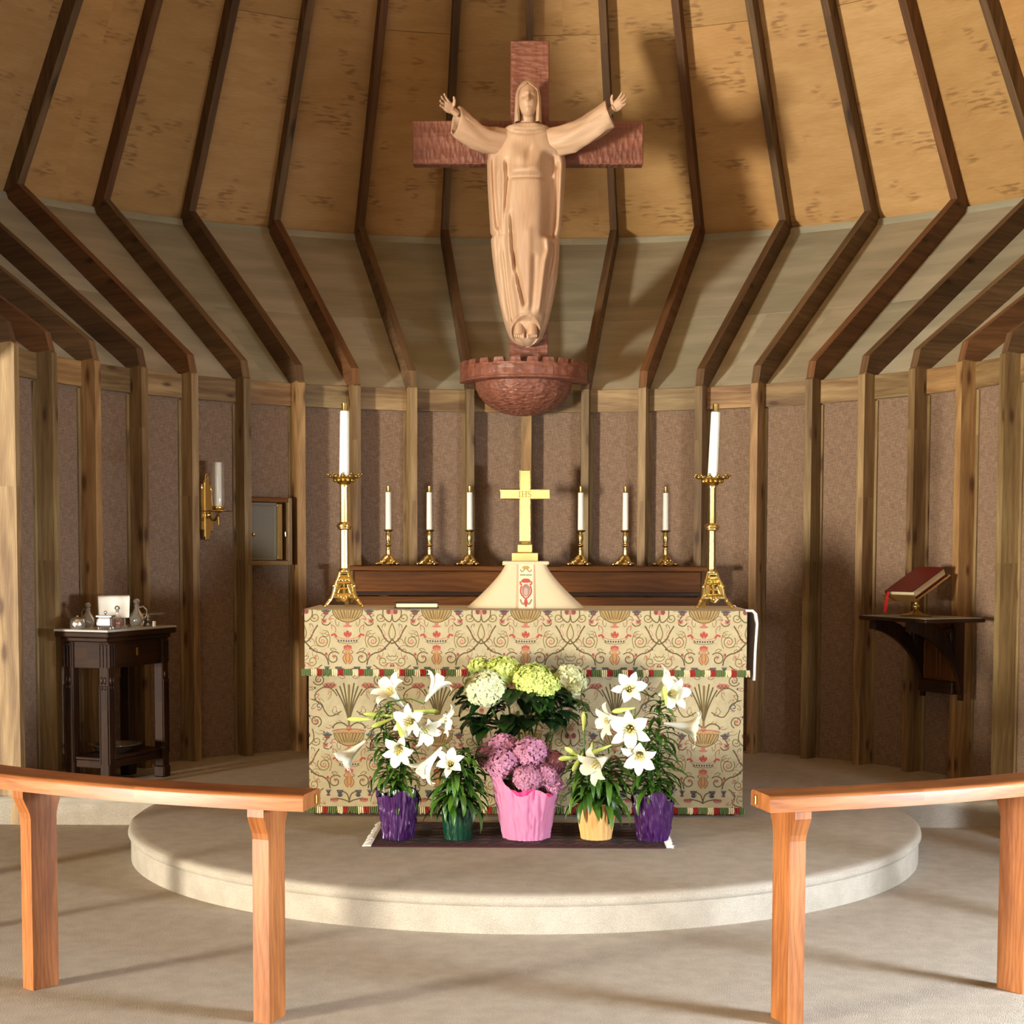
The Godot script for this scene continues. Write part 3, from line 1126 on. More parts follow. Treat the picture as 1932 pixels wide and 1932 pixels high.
	var sm := textured("veil_strip", im, Vector2(1, 1), 0.8)
	var srows := []
	for r in 12:
		var q := r / 11.0
		var hd := lerpf(0.105, 0.17, pow(q, 1.1)) + 0.002
		var yy := lerpf(0.225, 0.0, q)
		srows.append(PackedVector3Array([Vector3(-0.045, yy, hd * 0.995), Vector3(0.0, yy, hd + 0.001), Vector3(0.045, yy, hd * 0.995)]))
	var smb := MB.new()
	smb.grid(srows, false, 1.0, 1.0)
	label(part("embroidered_strip", smb, sm, v), "embroidered strip with a red and mauve vase")
	# closed service book lying on the altar
	var bk := thing("book", "closed book with a dark cover lying flat on the altar left of the veil", "book", Vector3(-0.555, top + 0.008, -0.06), 0.06)
	part("pages", MB.new().box(Vector3(0.212, 0.020, 0.15), Vector3(0, 0.0135, 0), 0.003), mat("paper", Color(0.88, 0.82, 0.68), 0.8), bk)
	var cv := mat("book_cover", Color(0.17, 0.13, 0.09), 0.5)
	part("cover", MB.new().box(Vector3(0.225, 0.0035, 0.158), Vector3(0, 0.0255, -0.002), 0.001), cv, bk)
	part("cover", MB.new().box(Vector3(0.225, 0.0035, 0.158), Vector3(0, 0.00175, -0.002), 0.001), cv, bk)
	part("spine", MB.new().box(Vector3(0.006, 0.027, 0.158), Vector3(-0.109, 0.0135, -0.002), 0.002), mat("book_spine", Color(0.36, 0.13, 0.10), 0.5), bk)
	for s in 2:
		tall_candlestick(s, Vector3(-0.935 if s == 0 else 0.968, top + 0.006, -0.14))

func tall_candlestick(s: int, p: Vector3) -> void:
	var o := thing("tall_candlestick", "tall ornate brass candlestick on three feet standing on the " + ("left" if s == 0 else "right") + " end of the altar", "candlestick", p, 0.0 if s == 0 else 0.25, "pair of tall altar candlesticks")
	var br: Material = mats.brass
	var hgt := 0.665
	# pierced three sided foot
	for k in 3:
		var a := TAU * k / 3.0 + PI / 3.0
		var d := Vector3(sin(a), 0, cos(a))
		var lg := MB.new()
		lg.tube([d * 0.026 + Vector3(0, 0.190, 0), d * 0.036 + Vector3(0, 0.16, 0), d * 0.058 + Vector3(0, 0.112, 0), d * 0.064 + Vector3(0, 0.075, 0), d * 0.078 + Vector3(0, 0.042, 0), d * 0.104 + Vector3(0, 0.014, 0), d * 0.112 + Vector3(0, 0.008, 0)], [0.008, 0.009, 0.011, 0.010, 0.010, 0.011, 0.008], 8)
		lg.ball(d * 0.110 + Vector3(0, 0.009, 0), Vector3(0.013, 0.009, 0.013), 10, 6)
		lg.ball(d * 0.060 + Vector3(0, 0.112, 0), Vector3(0.013, 0.013, 0.013), 10, 6)
		lg.ball(d * 0.084 + Vector3(0, 0.040, 0), Vector3(0.011, 0.012, 0.011), 10, 6)
		lg.ball(d * 0.096 + Vector3(0, 0.026, 0), Vector3(0.009, 0.010, 0.009), 10, 6)
		part("foot_leg", lg, br, o)
		# panel between two legs with a raised cross
		var b := a + PI / 3.0
		var f := Transform3D(Basis(Vector3.UP, b), Vector3.ZERO)
		var pn := MB.new()
		var tilt := func(x: float, y: float) -> Vector3: return Vector3(x, y, lerpf(0.040, 0.014, clampf((y - 0.05) / 0.13, 0, 1)))
		for q in [[0.0, 0.045, 0.0, 0.145, 0.007], [-0.030, 0.098, 0.030, 0.098, 0.007], [-0.046, 0.066, 0.046, 0.066, 0.010], [-0.034, 0.128, 0.034, 0.128, 0.009], [-0.03, 0.150, 0.03, 0.150, 0.008], [-0.040, 0.066, -0.022, 0.112, 0.008], [0.040, 0.066, 0.022, 0.112, 0.008], [-0.018, 0.046, 0.0, 0.034, 0.009], [0.018, 0.046, 0.0, 0.034, 0.009], [-0.016, 0.165, 0.016, 0.165, 0.010]]:
			pn.tube([tilt.call(q[0], q[1]), tilt.call(q[2], q[3])], q[4], 6)
		for poly_ in [[-0.012, 0.192, 0.012, 0.192, 0.030, 0.152, -0.030, 0.152], [-0.030, 0.156, -0.014, 0.156, -0.030, 0.100, -0.050, 0.100], [0.030, 0.156, 0.014, 0.156, 0.030, 0.100, 0.050, 0.100], [-0.052, 0.104, -0.020, 0.104, -0.026, 0.050, -0.064, 0.050], [0.052, 0.104, 0.020, 0.104, 0.026, 0.050, 0.064, 0.050], [-0.045, 0.075, 0.045, 0.075, 0.012, 0.044, -0.012, 0.044]]:
			var pp := []
			var pq := []
			for j in 4:
				var tp: Vector3 = tilt.call(poly_[j * 2], poly_[j * 2 + 1])
				pp.append(tp + Vector3(0, 0, 0.002))
				pq.append(tp - Vector3(0, 0, 0.003))
			pn.poly(pp, Vector3(0, 0.2, 1))
			pn.poly(pq, Vector3(0, -0.2, -1))
			for j in 4:
				var j2 := (j + 1) % 4
				pn.poly([pp[j], pp[j2], pq[j2], pq[j]], (pp[j] + pp[j2]) * 0.5 - (pp[0] + pp[2]) * 0.5)
		for q in 7:
			var xx := -0.042 + q * 0.014
			pn.ball(tilt.call(xx, 0.060 - 0.012 * cos(xx * 60.0)), Vector3(0.008, 0.009, 0.008), 8, 5)
			pn.ball(tilt.call(xx * 0.62, 0.140 + 0.006 * (q % 2)), Vector3(0.006, 0.008, 0.006), 8, 5)
		part("foot_panel", pn, br, o, f)
	var st := MB.new()
	# fluted shaft with a ringed knop
	var rows := []
	for q in [[0.182, 0.030], [0.190, 0.034], [0.198, 0.027], [0.204, 0.0235], [0.40, 0.0225], [0.402, 0.0225], [0.404, 0.030], [0.410, 0.037], [0.416, 0.030], [0.420, 0.036], [0.426, 0.040], [0.432, 0.034], [0.438, 0.028], [0.442, 0.0225], [0.62, 0.0215], [0.628, 0.026], [0.636, 0.023]]:
		var row := PackedVector3Array()
		for c in 48:
			var a := TAU * c / 48.0
			var fl := 1.0 - (0.07 * absf(sin(a * 4.0)) if q[1] < 0.0236 else 0.0)
			row.append(Vector3(sin(a) * q[1] * fl, q[0], cos(a) * q[1] * fl))
		rows.append(row)
	rows.reverse()
	st.grid(rows, true)
	part("shaft", st, br, o)
	part("knop", MB.new().lathe([[0.022, 0.408], [0.036, 0.414], [0.043, 0.420], [0.036, 0.427], [0.022, 0.434]], 24), br, o)
	# crown shaped pan with turned out leaves
	var pan := MB.new()
	pan.lathe([[0.012, 0.630], [0.030, 0.638], [0.038, 0.650], [0.058, 0.664], [0.066, 0.672], [0.062, 0.674], [0.040, 0.664], [0.0, 0.662]], 24)
	for k in 12:
		var a := TAU * k / 12.0
		var d := Vector3(sin(a), 0, cos(a))
		pan.ball(d * 0.074 + Vector3(0, 0.676, 0), Vector3(0.013, 0.008, 0.013), 8, 5)
		pan.ball(d * 0.090 + Vector3(0, 0.684 + 0.004 * (k % 2), 0), Vector3(0.008, 0.006, 0.008), 8, 5)
		pan.ball(d * 0.048 + Vector3(0, 0.656, 0), Vector3(0.012, 0.010, 0.012), 8, 5)
	part("drip_pan", pan, mats.brass_dull, o)
	var c := thing("altar_candle", "thick white candle in the tall candlestick on the altar's " + ("left" if s == 0 else "right") + " end", "candle", p + Vector3(0, 0.664, 0), 0.0, "pair of thick altar candles")
	c.rotation.z = -0.012 if s == 0 else -0.038
	part("wax_body", MB.new().lathe([[0.0, 0.0], [0.0255, 0.0], [0.0255, 0.0], [0.0235, 0.343], [0.0215, 0.349], [0.0, 0.349]], 24), mats.wax, c)
	part("brass_cap", MB.new().lathe([[0.0195, 0.345], [0.0195, 0.345], [0.0165, 0.352], [0.0165, 0.388], [0.0165, 0.388], [0.007, 0.391], [0.0, 0.391]], 20), mats.brass, c)

func retable() -> void:
	var y0 := HD
	var o := thing("retable", "dark brown wooden ledge behind the altar that carries the small candlesticks", "shelf", Vector3(0.03, 0.0, -2.30))
	var w := 2.26
	part("shelf_board", MB.new().box(Vector3(w + 0.10, 0.034, 0.30), Vector3(0.02, 1.378, -0.06), 0.005), mats.walnut, o)
	part("upper_panel", MB.new().box(Vector3(w, 0.135, 0.02), Vector3(0, 1.292, 0.06), 0.004), mats.walnut, o)
	part("lower_panel", MB.new().box(Vector3(w, 1.2 - y0 - 0.01, 0.02), Vector3(0, (1.2 + y0) * 0.5, 0.05), 0.004), mats.walnut, o)
	part("groove_strip", MB.new().box(Vector3(w, 0.025, 0.012), Vector3(0, 1.213, 0.045), 0.002), mats.dark_wood, o)
	for s in [-1.0, 1.0]:
		part("end_panel", MB.new().box(Vector3(0.02, 1.36 - y0, 0.20), Vector3(s * (w * 0.5 - 0.011), (1.36 + y0) * 0.5, -0.06), 0.003), mats.walnut, o)
	var top := 1.396
	# brass cross on three steps
	var c := thing("brass_cross", "polished brass cross on a stepped base in the middle of the ledge behind the altar", "cross", Vector3(0.011, top, -2.36))
	part("base_step", MB.new().box(Vector3(0.30, 0.026, 0.14), Vector3(0, 0.013, 0), 0.004), mats.brass, c)
	part("base_step", MB.new().box(Vector3(0.178, 0.058, 0.10), Vector3(0, 0.058, 0), 0.004), mats.brass, c)
	part("base_step", MB.new().box(Vector3(0.100, 0.055, 0.075), Vector3(0, 0.114, 0), 0.004), mats.brass, c)
	part("neck", MB.new().box(Vector3(0.05, 0.02, 0.03), Vector3(0, 0.150, 0), 0.003), mats.brass_dull, c)
	var cr := MB.new()
	cr.box(Vector3(0.070, 0.470, 0.022), Vector3(0, 0.393, 0), 0.004)
	cr.box(Vector3(0.325, 0.066, 0.0215), Vector3(0, 0.470, 0), 0.004)
	# raised rim along the outline
	for q in [[-0.033, 0.162, -0.033, 0.435], [0.033, 0.162, 0.033, 0.435], [-0.033, 0.505, -0.033, 0.626], [0.033, 0.505, 0.033, 0.626], [-0.16, 0.439, -0.035, 0.439], [0.16, 0.439, 0.035, 0.439], [-0.16, 0.501, -0.035, 0.501], [0.16, 0.501, 0.035, 0.501], [-0.160, 0.439, -0.160, 0.501], [0.160, 0.439, 0.160, 0.501]]:
		cr.tube([Vector3(q[0], q[1], 0.011), Vector3(q[2], q[3], 0.011)], 0.0035, 6)
	part("cross_body", cr, mats.brass, c)
	# engraved letters where the arms meet
	var txt := TextMesh.new()
	var fnt := SystemFont.new()
	fnt.font_names = PackedStringArray(["Droid Serif"])
	txt.text = "IHS"
	txt.font = fnt
	txt.font_size = 24
	txt.pixel_size = 0.0022
	txt.depth = 0.004
	part("monogram", txt, mats.brass_dull, c, at(Vector3(0, 0.470, 0.0125)))
	var xs := [-0.887, -0.617, -0.352, 0.378, 0.672, 0.936]
	var which := ["leftmost", "second from the left", "third from the left", "fourth from the left", "fifth from the left", "rightmost"]
	for k in 6:
		small_candlestick(Vector3(xs[k], top, -2.34), which[k], [0.5, 0.1, 0.25, 0.2, 0.0, -0.5][k])

func small_candlestick(p: Vector3, which: String, turn: float) -> void:
	var o := thing("candlestick", "small turned brass candlestick, %s of six on the ledge" % which, "candlestick", p, turn, "six small candlesticks on the ledge behind the altar")
	var br: Material = mats.brass
	var st := MB.new()
	st.lathe([[0.008, 0.050], [0.020, 0.056], [0.014, 0.066], [0.0155, 0.085], [0.0165, 0.112], [0.011, 0.122], [0.020, 0.131], [0.021, 0.137], [0.012, 0.143], [0.013, 0.150], [0.0185, 0.178], [0.0175, 0.205], [0.012, 0.216], [0.015, 0.222]], 20)
	part("stem", st, br, o)
	part("drip_pan", MB.new().lathe([[0.010, 0.219], [0.027, 0.225], [0.033, 0.233], [0.030, 0.235], [0.016, 0.229], [0.016, 0.240], [0.0, 0.240]], 20), mats.brass_dull, o)
	part("base_dome", MB.new().lathe([[0.052, 0.010], [0.050, 0.020], [0.036, 0.030], [0.022, 0.046], [0.012, 0.056]], 24), br, o)
	for k in 3:
		var a := TAU * k / 3.0 + 0.4
		var d := Vector3(sin(a), 0, cos(a))
		var sd := Vector3(cos(a), 0, -sin(a))
		var lg := MB.new()
		lg.tube([d * 0.006 + Vector3(0, 0.060, 0), d * 0.024 + Vector3(0, 0.050, 0), d * 0.040 + Vector3(0, 0.030, 0), d * 0.058 + Vector3(0, 0.013, 0), d * 0.074 + Vector3(0, 0.012, 0)], [0.016, 0.016, 0.015, 0.013, 0.011], 8)
		lg.ball(d * 0.078 + Vector3(0, 0.012, 0), Vector3(0.018, 0.012, 0.018), 10, 6)
		lg.ball(d * 0.050 + Vector3(0, 0.026, 0), Vector3(0.015, 0.013, 0.015), 10, 6)
		lg.ball(d * 0.034 + sd * 0.012 + Vector3(0, 0.036, 0), Vector3(0.010, 0.010, 0.010), 8, 5)
		lg.ball(d * 0.034 - sd * 0.012 + Vector3(0, 0.036, 0), Vector3(0.010, 0.010, 0.010), 8, 5)
		part("foot", lg, br, o)
	var c := thing("candle", "slim white candle in the small candlestick %s on the ledge" % which, "candle", p + Vector3(0, 0.237, 0), 0.0, "six slim candles on the ledge behind the altar")
	part("wax_body", MB.new().lathe([[0.0, 0.0], [0.0195, 0.0], [0.0195, 0.0], [0.0180, 0.240], [0.0165, 0.244], [0.0, 0.244]], 20), mats.wax, c)
	part("brass_cap", MB.new().lathe([[0.0150, 0.240], [0.0150, 0.240], [0.0125, 0.252], [0.0122, 0.283], [0.0122, 0.283], [0.006, 0.287], [0.0, 0.287]], 16), mats.brass, c)

# ---------------------------------------------------------------- cross, corbel, carved figure
func cross_and_corbel() -> void:
	var rw: Material = mats.red_wood
	var o := thing("wooden_cross", "large reddish brown cross with a chiselled surface high on the apse behind the carved figure", "cross", Vector3(0.035, 2.70, -2.62))
	var up := MB.new().box(Vector3(0.256, 2.155, 0.11), Vector3(0, 1.0775, 0), 0.006)
	part("upright_beam", up, rw, o)
	var ar := MB.new().box(Vector3(1.528, 0.282, 0.112), Vector3(-0.011, 1.494, 0.002), 0.006)
	part("cross_beam", ar, rw, o)
	# bowl shaped corbel with a crown rim
	var c := thing("crown_corbel", "round chiselled corbel shaped like a crown under the cross", "corbel", Vector3(0.0, 2.0, -2.70))
	var bowl := MB.new()
	var rows := []
	# the surface is a net of shallow chisel hollows
	var hn := noise(1.0, 201, 1, FastNoiseLite.TYPE_CELLULAR)
	hn.cellular_return_type = FastNoiseLite.RETURN_DISTANCE
	for r in 61:
		var e := r / 60.0 * PI * 0.5
		var row := PackedVector3Array()
		for k in 161:
			var a := lerpf(-PI * 0.5, PI * 0.5, k / 160.0)
			var d := Vector3(sin(a) * sin(e), -cos(e), cos(a) * sin(e))
			var h := 0.009 * (hn.get_noise_3d(d.x * 11.0, d.y * 17.0, d.z * 11.0) + 0.6)
			row.append(Vector3(0, 0.628, 0) + d * Vector3(0.325 + h, 0.222 + h, 0.325 + h))
		rows.append(row)
	bowl.grid(rows, false, 1.0, 0.5)
	part("bowl", bowl, rw, c)
	var rim := MB.new()
	var R := 0.43
	var o1 := []
	for q in [[0.30, 0.622], [0.425, 0.622], [0.433, 0.628], [0.433, 0.637], [0.424, 0.643], [0.428, 0.648], [R, 0.70], [R, 0.724], [R, 0.724], [R - 0.035, 0.724], [R - 0.035, 0.724], [R - 0.035, 0.694], [0.0, 0.694]]:
		var row := PackedVector3Array()
		for k in 65:
			var a := lerpf(-PI * 0.5, PI * 0.5, k / 64.0)
			row.append(Vector3(sin(a) * q[0], q[1], cos(a) * q[0]))
		o1.append(row)
	rim.grid(o1, false, 1.4, 0.4)
	part("rim", rim, rw, c)
	for k in 12:
		var a := lerpf(-PI * 0.5, PI * 0.5, (k + 0.5) / 12.0)
		var me := MB.new()
		var wd := 0.076
		me.prism(PackedVector2Array([Vector2(-wd * 0.5, 0), Vector2(wd * 0.5, 0), Vector2(wd * 0.40, 0.034), Vector2(-wd * 0.40, 0.034)]), 0.034)
		part("merlon", me, rw, c, at(Vector3(sin(a) * (R - 0.0185), 0.723, cos(a) * (R - 0.0185)), a))

func bell(x: float, s: float) -> float:
	return exp(-x * x / (2.0 * s * s))

# value of a curve given as rows of (height, offset) at height y; NAN outside it
func along(cv: Array, y: float) -> float:
	for k in cv.size() - 1:
		if y >= cv[k][0] and y <= cv[k + 1][0]:
			return lerpf(cv[k][1], cv[k + 1][1], (y - cv[k][0]) / (cv[k + 1][0] - cv[k][0]))
	return NAN

func fade(y: float, a: float, b: float, s: float) -> float:
	return smoothstep(a - s, a + s, y) * (1.0 - smoothstep(b - s, b + s, y))

func statue() -> void:
	var wood: Material = mats.pale_wood
	var o := thing("carved_figure", "carved pale wooden robed figure with outstretched arms before the high cross", "statue", Vector3(0.018, 2.847, -2.47))
	# every measure below is in units of 3.45 mm: down from the crown is positive
	var u := 0.00345
	var Y := func(py: float) -> float: return (650.0 - py) * 0.003414
	var out := [[231, -19, 21], [234, -32, 34], [239, -46, 48], [246, -52, 53], [262, -60, 57], [285, -74, 71], [300, -76, 74], [340, -75.5, 72], [390, -72.5, 68.5], [436, -69.5, 64.5], [441, -66, 62], [448, -69, 63], [480, -66, 62], [520, -60.5, 58.5], [570, -51.5, 49.5], [600, -44.5, 42.5], [620, -38.5, 36.5], [638, -30.5, 29.5], [647, -20, 20], [651, -8, 8]]
	var grooves := [
		[[[288, -65], [366, -62], [436, -56]], -0.034, 3.2],
		[[[300, -40], [343, -36], [405, -42], [462, -44], [558, -34], [615, -25]], -0.026, 3.0],
		[[[320, -52], [405, -50], [481, -50], [558, -42], [612, -34]], -0.020, 2.6],
		[[[300, -46], [405, -46], [481, -47], [558, -38], [620, -30]], 0.010, 2.0],
		[[[400, -31.6], [481, -26.6], [539, -15], [587, -3.6]], -0.022, 2.4],
		[[[400, -36], [481, -32], [539, -21], [590, -9]], 0.012, 3.0],
		[[[440, -60], [520, -54], [600, -40]], -0.016, 2.4],
		[[[470, -22], [540, -27], [610, -18]], -0.012, 2.4],
		[[[285, 44], [340, 44], [400, 45], [455, 43]], -0.055, 8.0],
		[[[300, 58], [400, 55], [436, 52]], -0.020, 2.6],
		[[[440, 36], [474, 41], [500, 34], [596, 24]], 0.018, 3.4],
		[[[450, 47], [474, 48], [520, 41], [596, 31]], -0.028, 3.0],
		[[[520, 50], [577, 40], [618, 33]], -0.020, 2.2],
		[[[450, 57], [520, 53], [600, 38]], 0.008, 2.2],
		[[[430, 3], [500, 3], [590, 2]], 0.008, 4.0],
		[[[480, 15], [540, 13], [600, 8]], -0.010, 3.0],
	]
	var body := MB.new()
	var rows := []
	var nr := 132
	var nc := 96
	for r in nr + 1:
		var py := lerpf(231.0, 651.0, r / float(nr))
		var k := 0
		while k < out.size() - 2 and py > out[k + 1][0]:
			k += 1
		var f := clampf((py - out[k][0]) / (out[k + 1][0] - out[k][0]), 0, 1)
		var L: float = lerpf(out[k][1], out[k + 1][1], f)
		var R: float = lerpf(out[k][2], out[k + 1][2], f)
		var mid := (L + R) * 0.5
		var hw := (R - L) * 0.5
		var dep := lerpf(0.155, 0.185, smoothstep(240.0, 420.0, py)) * smoothstep(-12.0, 60.0, hw + 10.0)
		var row := PackedVector3Array()
		for c in nc:
			# half the points on the front so that the folds are sharp
			var s: float
			var back: bool = c >= 72
			var z: float
			if not back:
				s = -cos(PI * c / 71.0)
				s = signf(s) * pow(absf(s), 0.85)
				z = dep * pow(maxf(0.0, 1.0 - pow(absf(s), 2.3)), 0.62)
			else:
				s = cos(PI * (c - 71) / 25.0)
				z = -0.045 * sqrt(maxf(0.0, 1.0 - s * s))
			var x := mid + s * hw
			if not back:
				var edge := clampf((1.0 - absf(s)) * 5.0, 0.0, 1.0)
				var d := 0.0
				for g in grooves:
					var cx := along(g[0], py)
					if not is_nan(cx):
						var e := fade(py, g[0][0][0] + 6, g[0][g[0].size() - 1][0] - 6, 7.0)
						d += 1.7 * g[1] * bell(x - cx, g[2] * 1.1) * e
				# raised middle panel, belt, pouched chest, cowl
				d += 0.018 * fade(py, 300, 600, 14) * bell(x, 24)
				d -= 0.030 * bell(py - 338, 2.6) * smoothstep(40, 30, absf(x))
				d += 0.022 * bell(py - 327, 6) * bell(x + 1, 26)
				d += 0.020 * bell(py - 300, 11) * bell(x + 15, 9)
				d += 0.018 * bell(py - 297, 8) * bell(x - 24, 9)
				d += 0.018 * bell(py - 318, 9) * bell(x - 14, 11)
				d -= 0.016 * bell(x - (4.0 - (py - 290.0) * 0.15), 2.6) * fade(py, 280, 325, 8)
				d -= 0.020 * bell(x + 20, 7) * bell(py - 272, 9) * 0.6
				var a1 := 233.0 + 19.0 * (1.0 - pow(x / 54.0, 2))
				var a2 := 230.0 + 11.0 * (1.0 - pow(x / 40.0, 2))
				d += 0.024 * bell(py - a1 + 4.0, 3.2) - 0.020 * bell(py - a1 - 3.0, 2.2)
				d += 0.012 * bell(py - a2, 2.2) - 0.014 * bell(py - a2 - 4.0, 1.8)
				# arch over the feet
				var fr := Vector2(x + 2.0, (py - 628.0)).length()
				d -= 0.045 * smoothstep(27.0, 23.0, fr)
				d += 0.014 * bell(fr - 28.5, 1.8) * (1.0 if py < 640 else 0.4)
				z += d * edge
			row.append(Vector3(x * u, Y.call(py), z))
		rows.append(row)
	rows.reverse()
	body.grid(rows, true, 0.9, 1.5)
	# sleeves: rings of (x, y down, forward, radius up, radius across), open at the cuff
	for s in [-1.0, 1.0]:
		var path := [[40, 262, 0.045, 23, 0.070], [58, 263, 0.070, 24, 0.074], [78, 263, 0.095, 23, 0.076], [95, 258, 0.125, 22, 0.076], [110, 249, 0.150, 22.5, 0.074], [124, 240, 0.172, 24, 0.072], [134, 233, 0.188, 25, 0.070], [139, 230, 0.197, 25, 0.068]]
		if s > 0:
			path = [[40, 262, 0.045, 24, 0.070], [62, 261, 0.065, 25, 0.074], [84, 258, 0.085, 25, 0.078], [104, 250, 0.105, 24, 0.076], [124, 239, 0.130, 24, 0.072], [141, 227, 0.150, 24, 0.070], [154, 218, 0.165, 24, 0.066], [159, 214, 0.170, 23.5, 0.064]]
		var sr := []
		for rep in 2:
			for q in path.size():
				var k := q if rep == 0 else path.size() - 1 - q
				if rep == 1 and k < 4:
					continue
				var p: Array = path[k]
				var nx: Array = path[mini(k + 1, path.size() - 1)]
				var pv: Array = path[maxi(k - 1, 0)]
				var dir := Vector3(s * (nx[0] - pv[0]) * u, -(nx[1] - pv[1]) * 0.003414, nx[2] - pv[2]).normalized()
				# the cuff is cut aslant: its lower rim hangs back
				var upv := (Vector3.UP - dir * Vector3.UP.dot(dir)).normalized()
				var fw := dir.cross(upv)
				var cc := Vector3(s * p[0] * u, Y.call(p[1]), p[2])
				var row := PackedVector3Array()
				for c in 40:
					var a := TAU * c / 40.0
					var sh := 0.90 if rep == 1 else 1.0
					var fold := 1.0 + 0.24 * (0.6 - absf(sin(a * 2.5 + q * 0.5 * s + 0.9))) * sin(clampf((k + 0.6) / 7.6, 0, 1) * PI) + 0.03 * sin(a * 7.0 - q * 1.3)
					var drop := 1.18 if cos(a) < 0.0 else 0.94
					var slant := -dir * 0.055 * (1.0 - cos(a)) * 0.5 * smoothstep(4.0, 7.0, k)
					row.append(cc + (upv * cos(a) * p[3] * 0.003414 * drop + fw * sin(a) * p[4]) * fold * sh + slant)
				sr.append(row)
		if s < 0:
			sr.reverse()
		body.grid(sr, true, 0.5, 0.6)
	# head: an egg pushed into a face
	var hd := MB.new()
	var hr := []
	var hc := Vector3(0.004, Y.call(194), 0.125)
	for r in 49:
		var el := lerpf(-PI * 0.5, PI * 0.5, r / 48.0)
		var row := PackedVector3Array()
		for c in 64:
			var az := TAU * c / 64.0
			if az > PI:
				az -= TAU
			var p := Vector3(sin(az) * cos(el) * 0.064, sin(el) * 0.112, cos(az) * cos(el) * 0.082)
			if absf(az) < 1.5:
				var xx := p.x / 0.064
				var yy := p.y / 0.112
				var d := 0.0
				d += 0.026 * bell(xx, 0.13) * smoothstep(0.22, -0.12, yy) * smoothstep(-0.30, -0.18, yy)
				d += 0.010 * bell(xx, 0.10) * fade(yy, -0.2, 0.3, 0.1)
				for sd in [-1.0, 1.0]:
					d -= 0.022 * bell(xx - sd * 0.40, 0.20) * bell(yy - 0.10, 0.10)
					d += 0.006 * bell(xx - sd * 0.40, 0.12) * bell(yy - 0.075, 0.05)
					d += 0.008 * bell(xx - sd * 0.45, 0.2) * bell(yy + 0.15, 0.12)
				d += 0.007 * bell(yy - 0.27, 0.07) * smoothstep(0.75, 0.4, absf(xx))
				d -= 0.008 * bell(yy + 0.46, 0.03) * smoothstep(0.45, 0.2, absf(xx))
				d += 0.007 * bell(yy + 0.40, 0.04) * bell(xx, 0.26)
				d += 0.008 * bell(yy + 0.54, 0.05) * bell(xx, 0.22)
				d += 0.016 * bell(yy + 0.80, 0.16) * bell(xx, 0.34)
				p.z += d * smoothstep(1.5, 1.1, absf(az))
			row.append(hc + p)
		hr.append(row)
	hd.grid(hr, true, 0.4, 0.4)
	# neck
	hd.tube([Vector3(0.003, Y.call(246), 0.075), Vector3(0.003, Y.call(228), 0.092), Vector3(0.004, Y.call(212), 0.108)], [0.060, 0.047, 0.048], 20)
	body.add(hd)
	# hands
	for s in [-1.0, 1.0]:
		var h := MB.new()
		var pc := Vector3(-146 * u, Y.call(213), 0.205) if s < 0 else Vector3(167 * u, Y.call(207), 0.180)
		# hand axes: along = wrist to fingers, side = towards the thumb, face = palm
		var al := Vector3(s * 0.62, 0.42, 0.50).normalized()
		var sd: Vector3 = (Vector3(-s * 0.35, 0.90, 0.0) - al * al.dot(Vector3(-s * 0.35, 0.90, 0.0))).normalized()
		var fc: Vector3 = al.cross(sd) * -s
		if fc.z < 0:
			fc = -fc
		h.tube([pc - al * 0.085, pc - al * 0.045, pc - al * 0.02], [0.028, 0.026, 0.030], 12)
		var pr := []
		for r in 13:
			var e := PI * r / 12.0
			var row := PackedVector3Array()
			for c in 20:
				var a := TAU * c / 20.0
				var w := 0.042 * (1.0 + 0.12 * cos(e) * -1.0)
				row.append(pc + al * (-cos(e) * 0.050) + sd * cos(a) * w * pow(sin(e), 0.6) + fc * (sin(a) * 0.0165 * pow(sin(e), 0.6) - 0.006 * cos(a) * cos(a)))
			pr.append(row)
		h.grid(pr, true)
		var fl := [0.066, 0.076, 0.072, 0.056]
		for k in 4:
			var q := 0.030 - k * 0.0195
			var b: Vector3 = pc + al * (0.038 - absf(k - 1.4) * 0.004) + sd * q
			var fan: Vector3 = (al + sd * (0.22 - k * 0.17)).normalized()
			var curl: float = 0.25 + 0.08 * k
			var p1: Vector3 = b + fan * fl[k] * 0.45 + fc * 0.004
			var p2: Vector3 = p1 + (fan * cos(curl) + fc * sin(curl)) * fl[k] * 0.30
			var p3: Vector3 = p2 + (fan * cos(curl * 2.2) + fc * sin(curl * 2.2)) * fl[k] * 0.25
			h.tube([b - fan * 0.012, b, p1, p2, p3, p3 + (p3 - p2).normalized() * 0.004], [0.0095, 0.0105, 0.0095, 0.0085, 0.0072, 0.003], 10)
		var tb: Vector3 = pc - al * 0.020 + sd * 0.034 + fc * 0.006
		var td: Vector3 = (sd * 0.85 + al * 0.45 + fc * 0.25).normalized()
		h.tube([tb - td * 0.01, tb, tb + td * 0.030, tb + (td * 0.9 + al * 0.25).normalized() * 0.056, tb + (td * 0.9 + al * 0.28).normalized() * 0.062], [0.013, 0.014, 0.0115, 0.0085, 0.004], 10)
		var hs := MB.new()
		hs.add(h, Transform3D(Basis().scaled(Vector3.ONE * 0.86), pc * 0.14))
		body.add(hs)
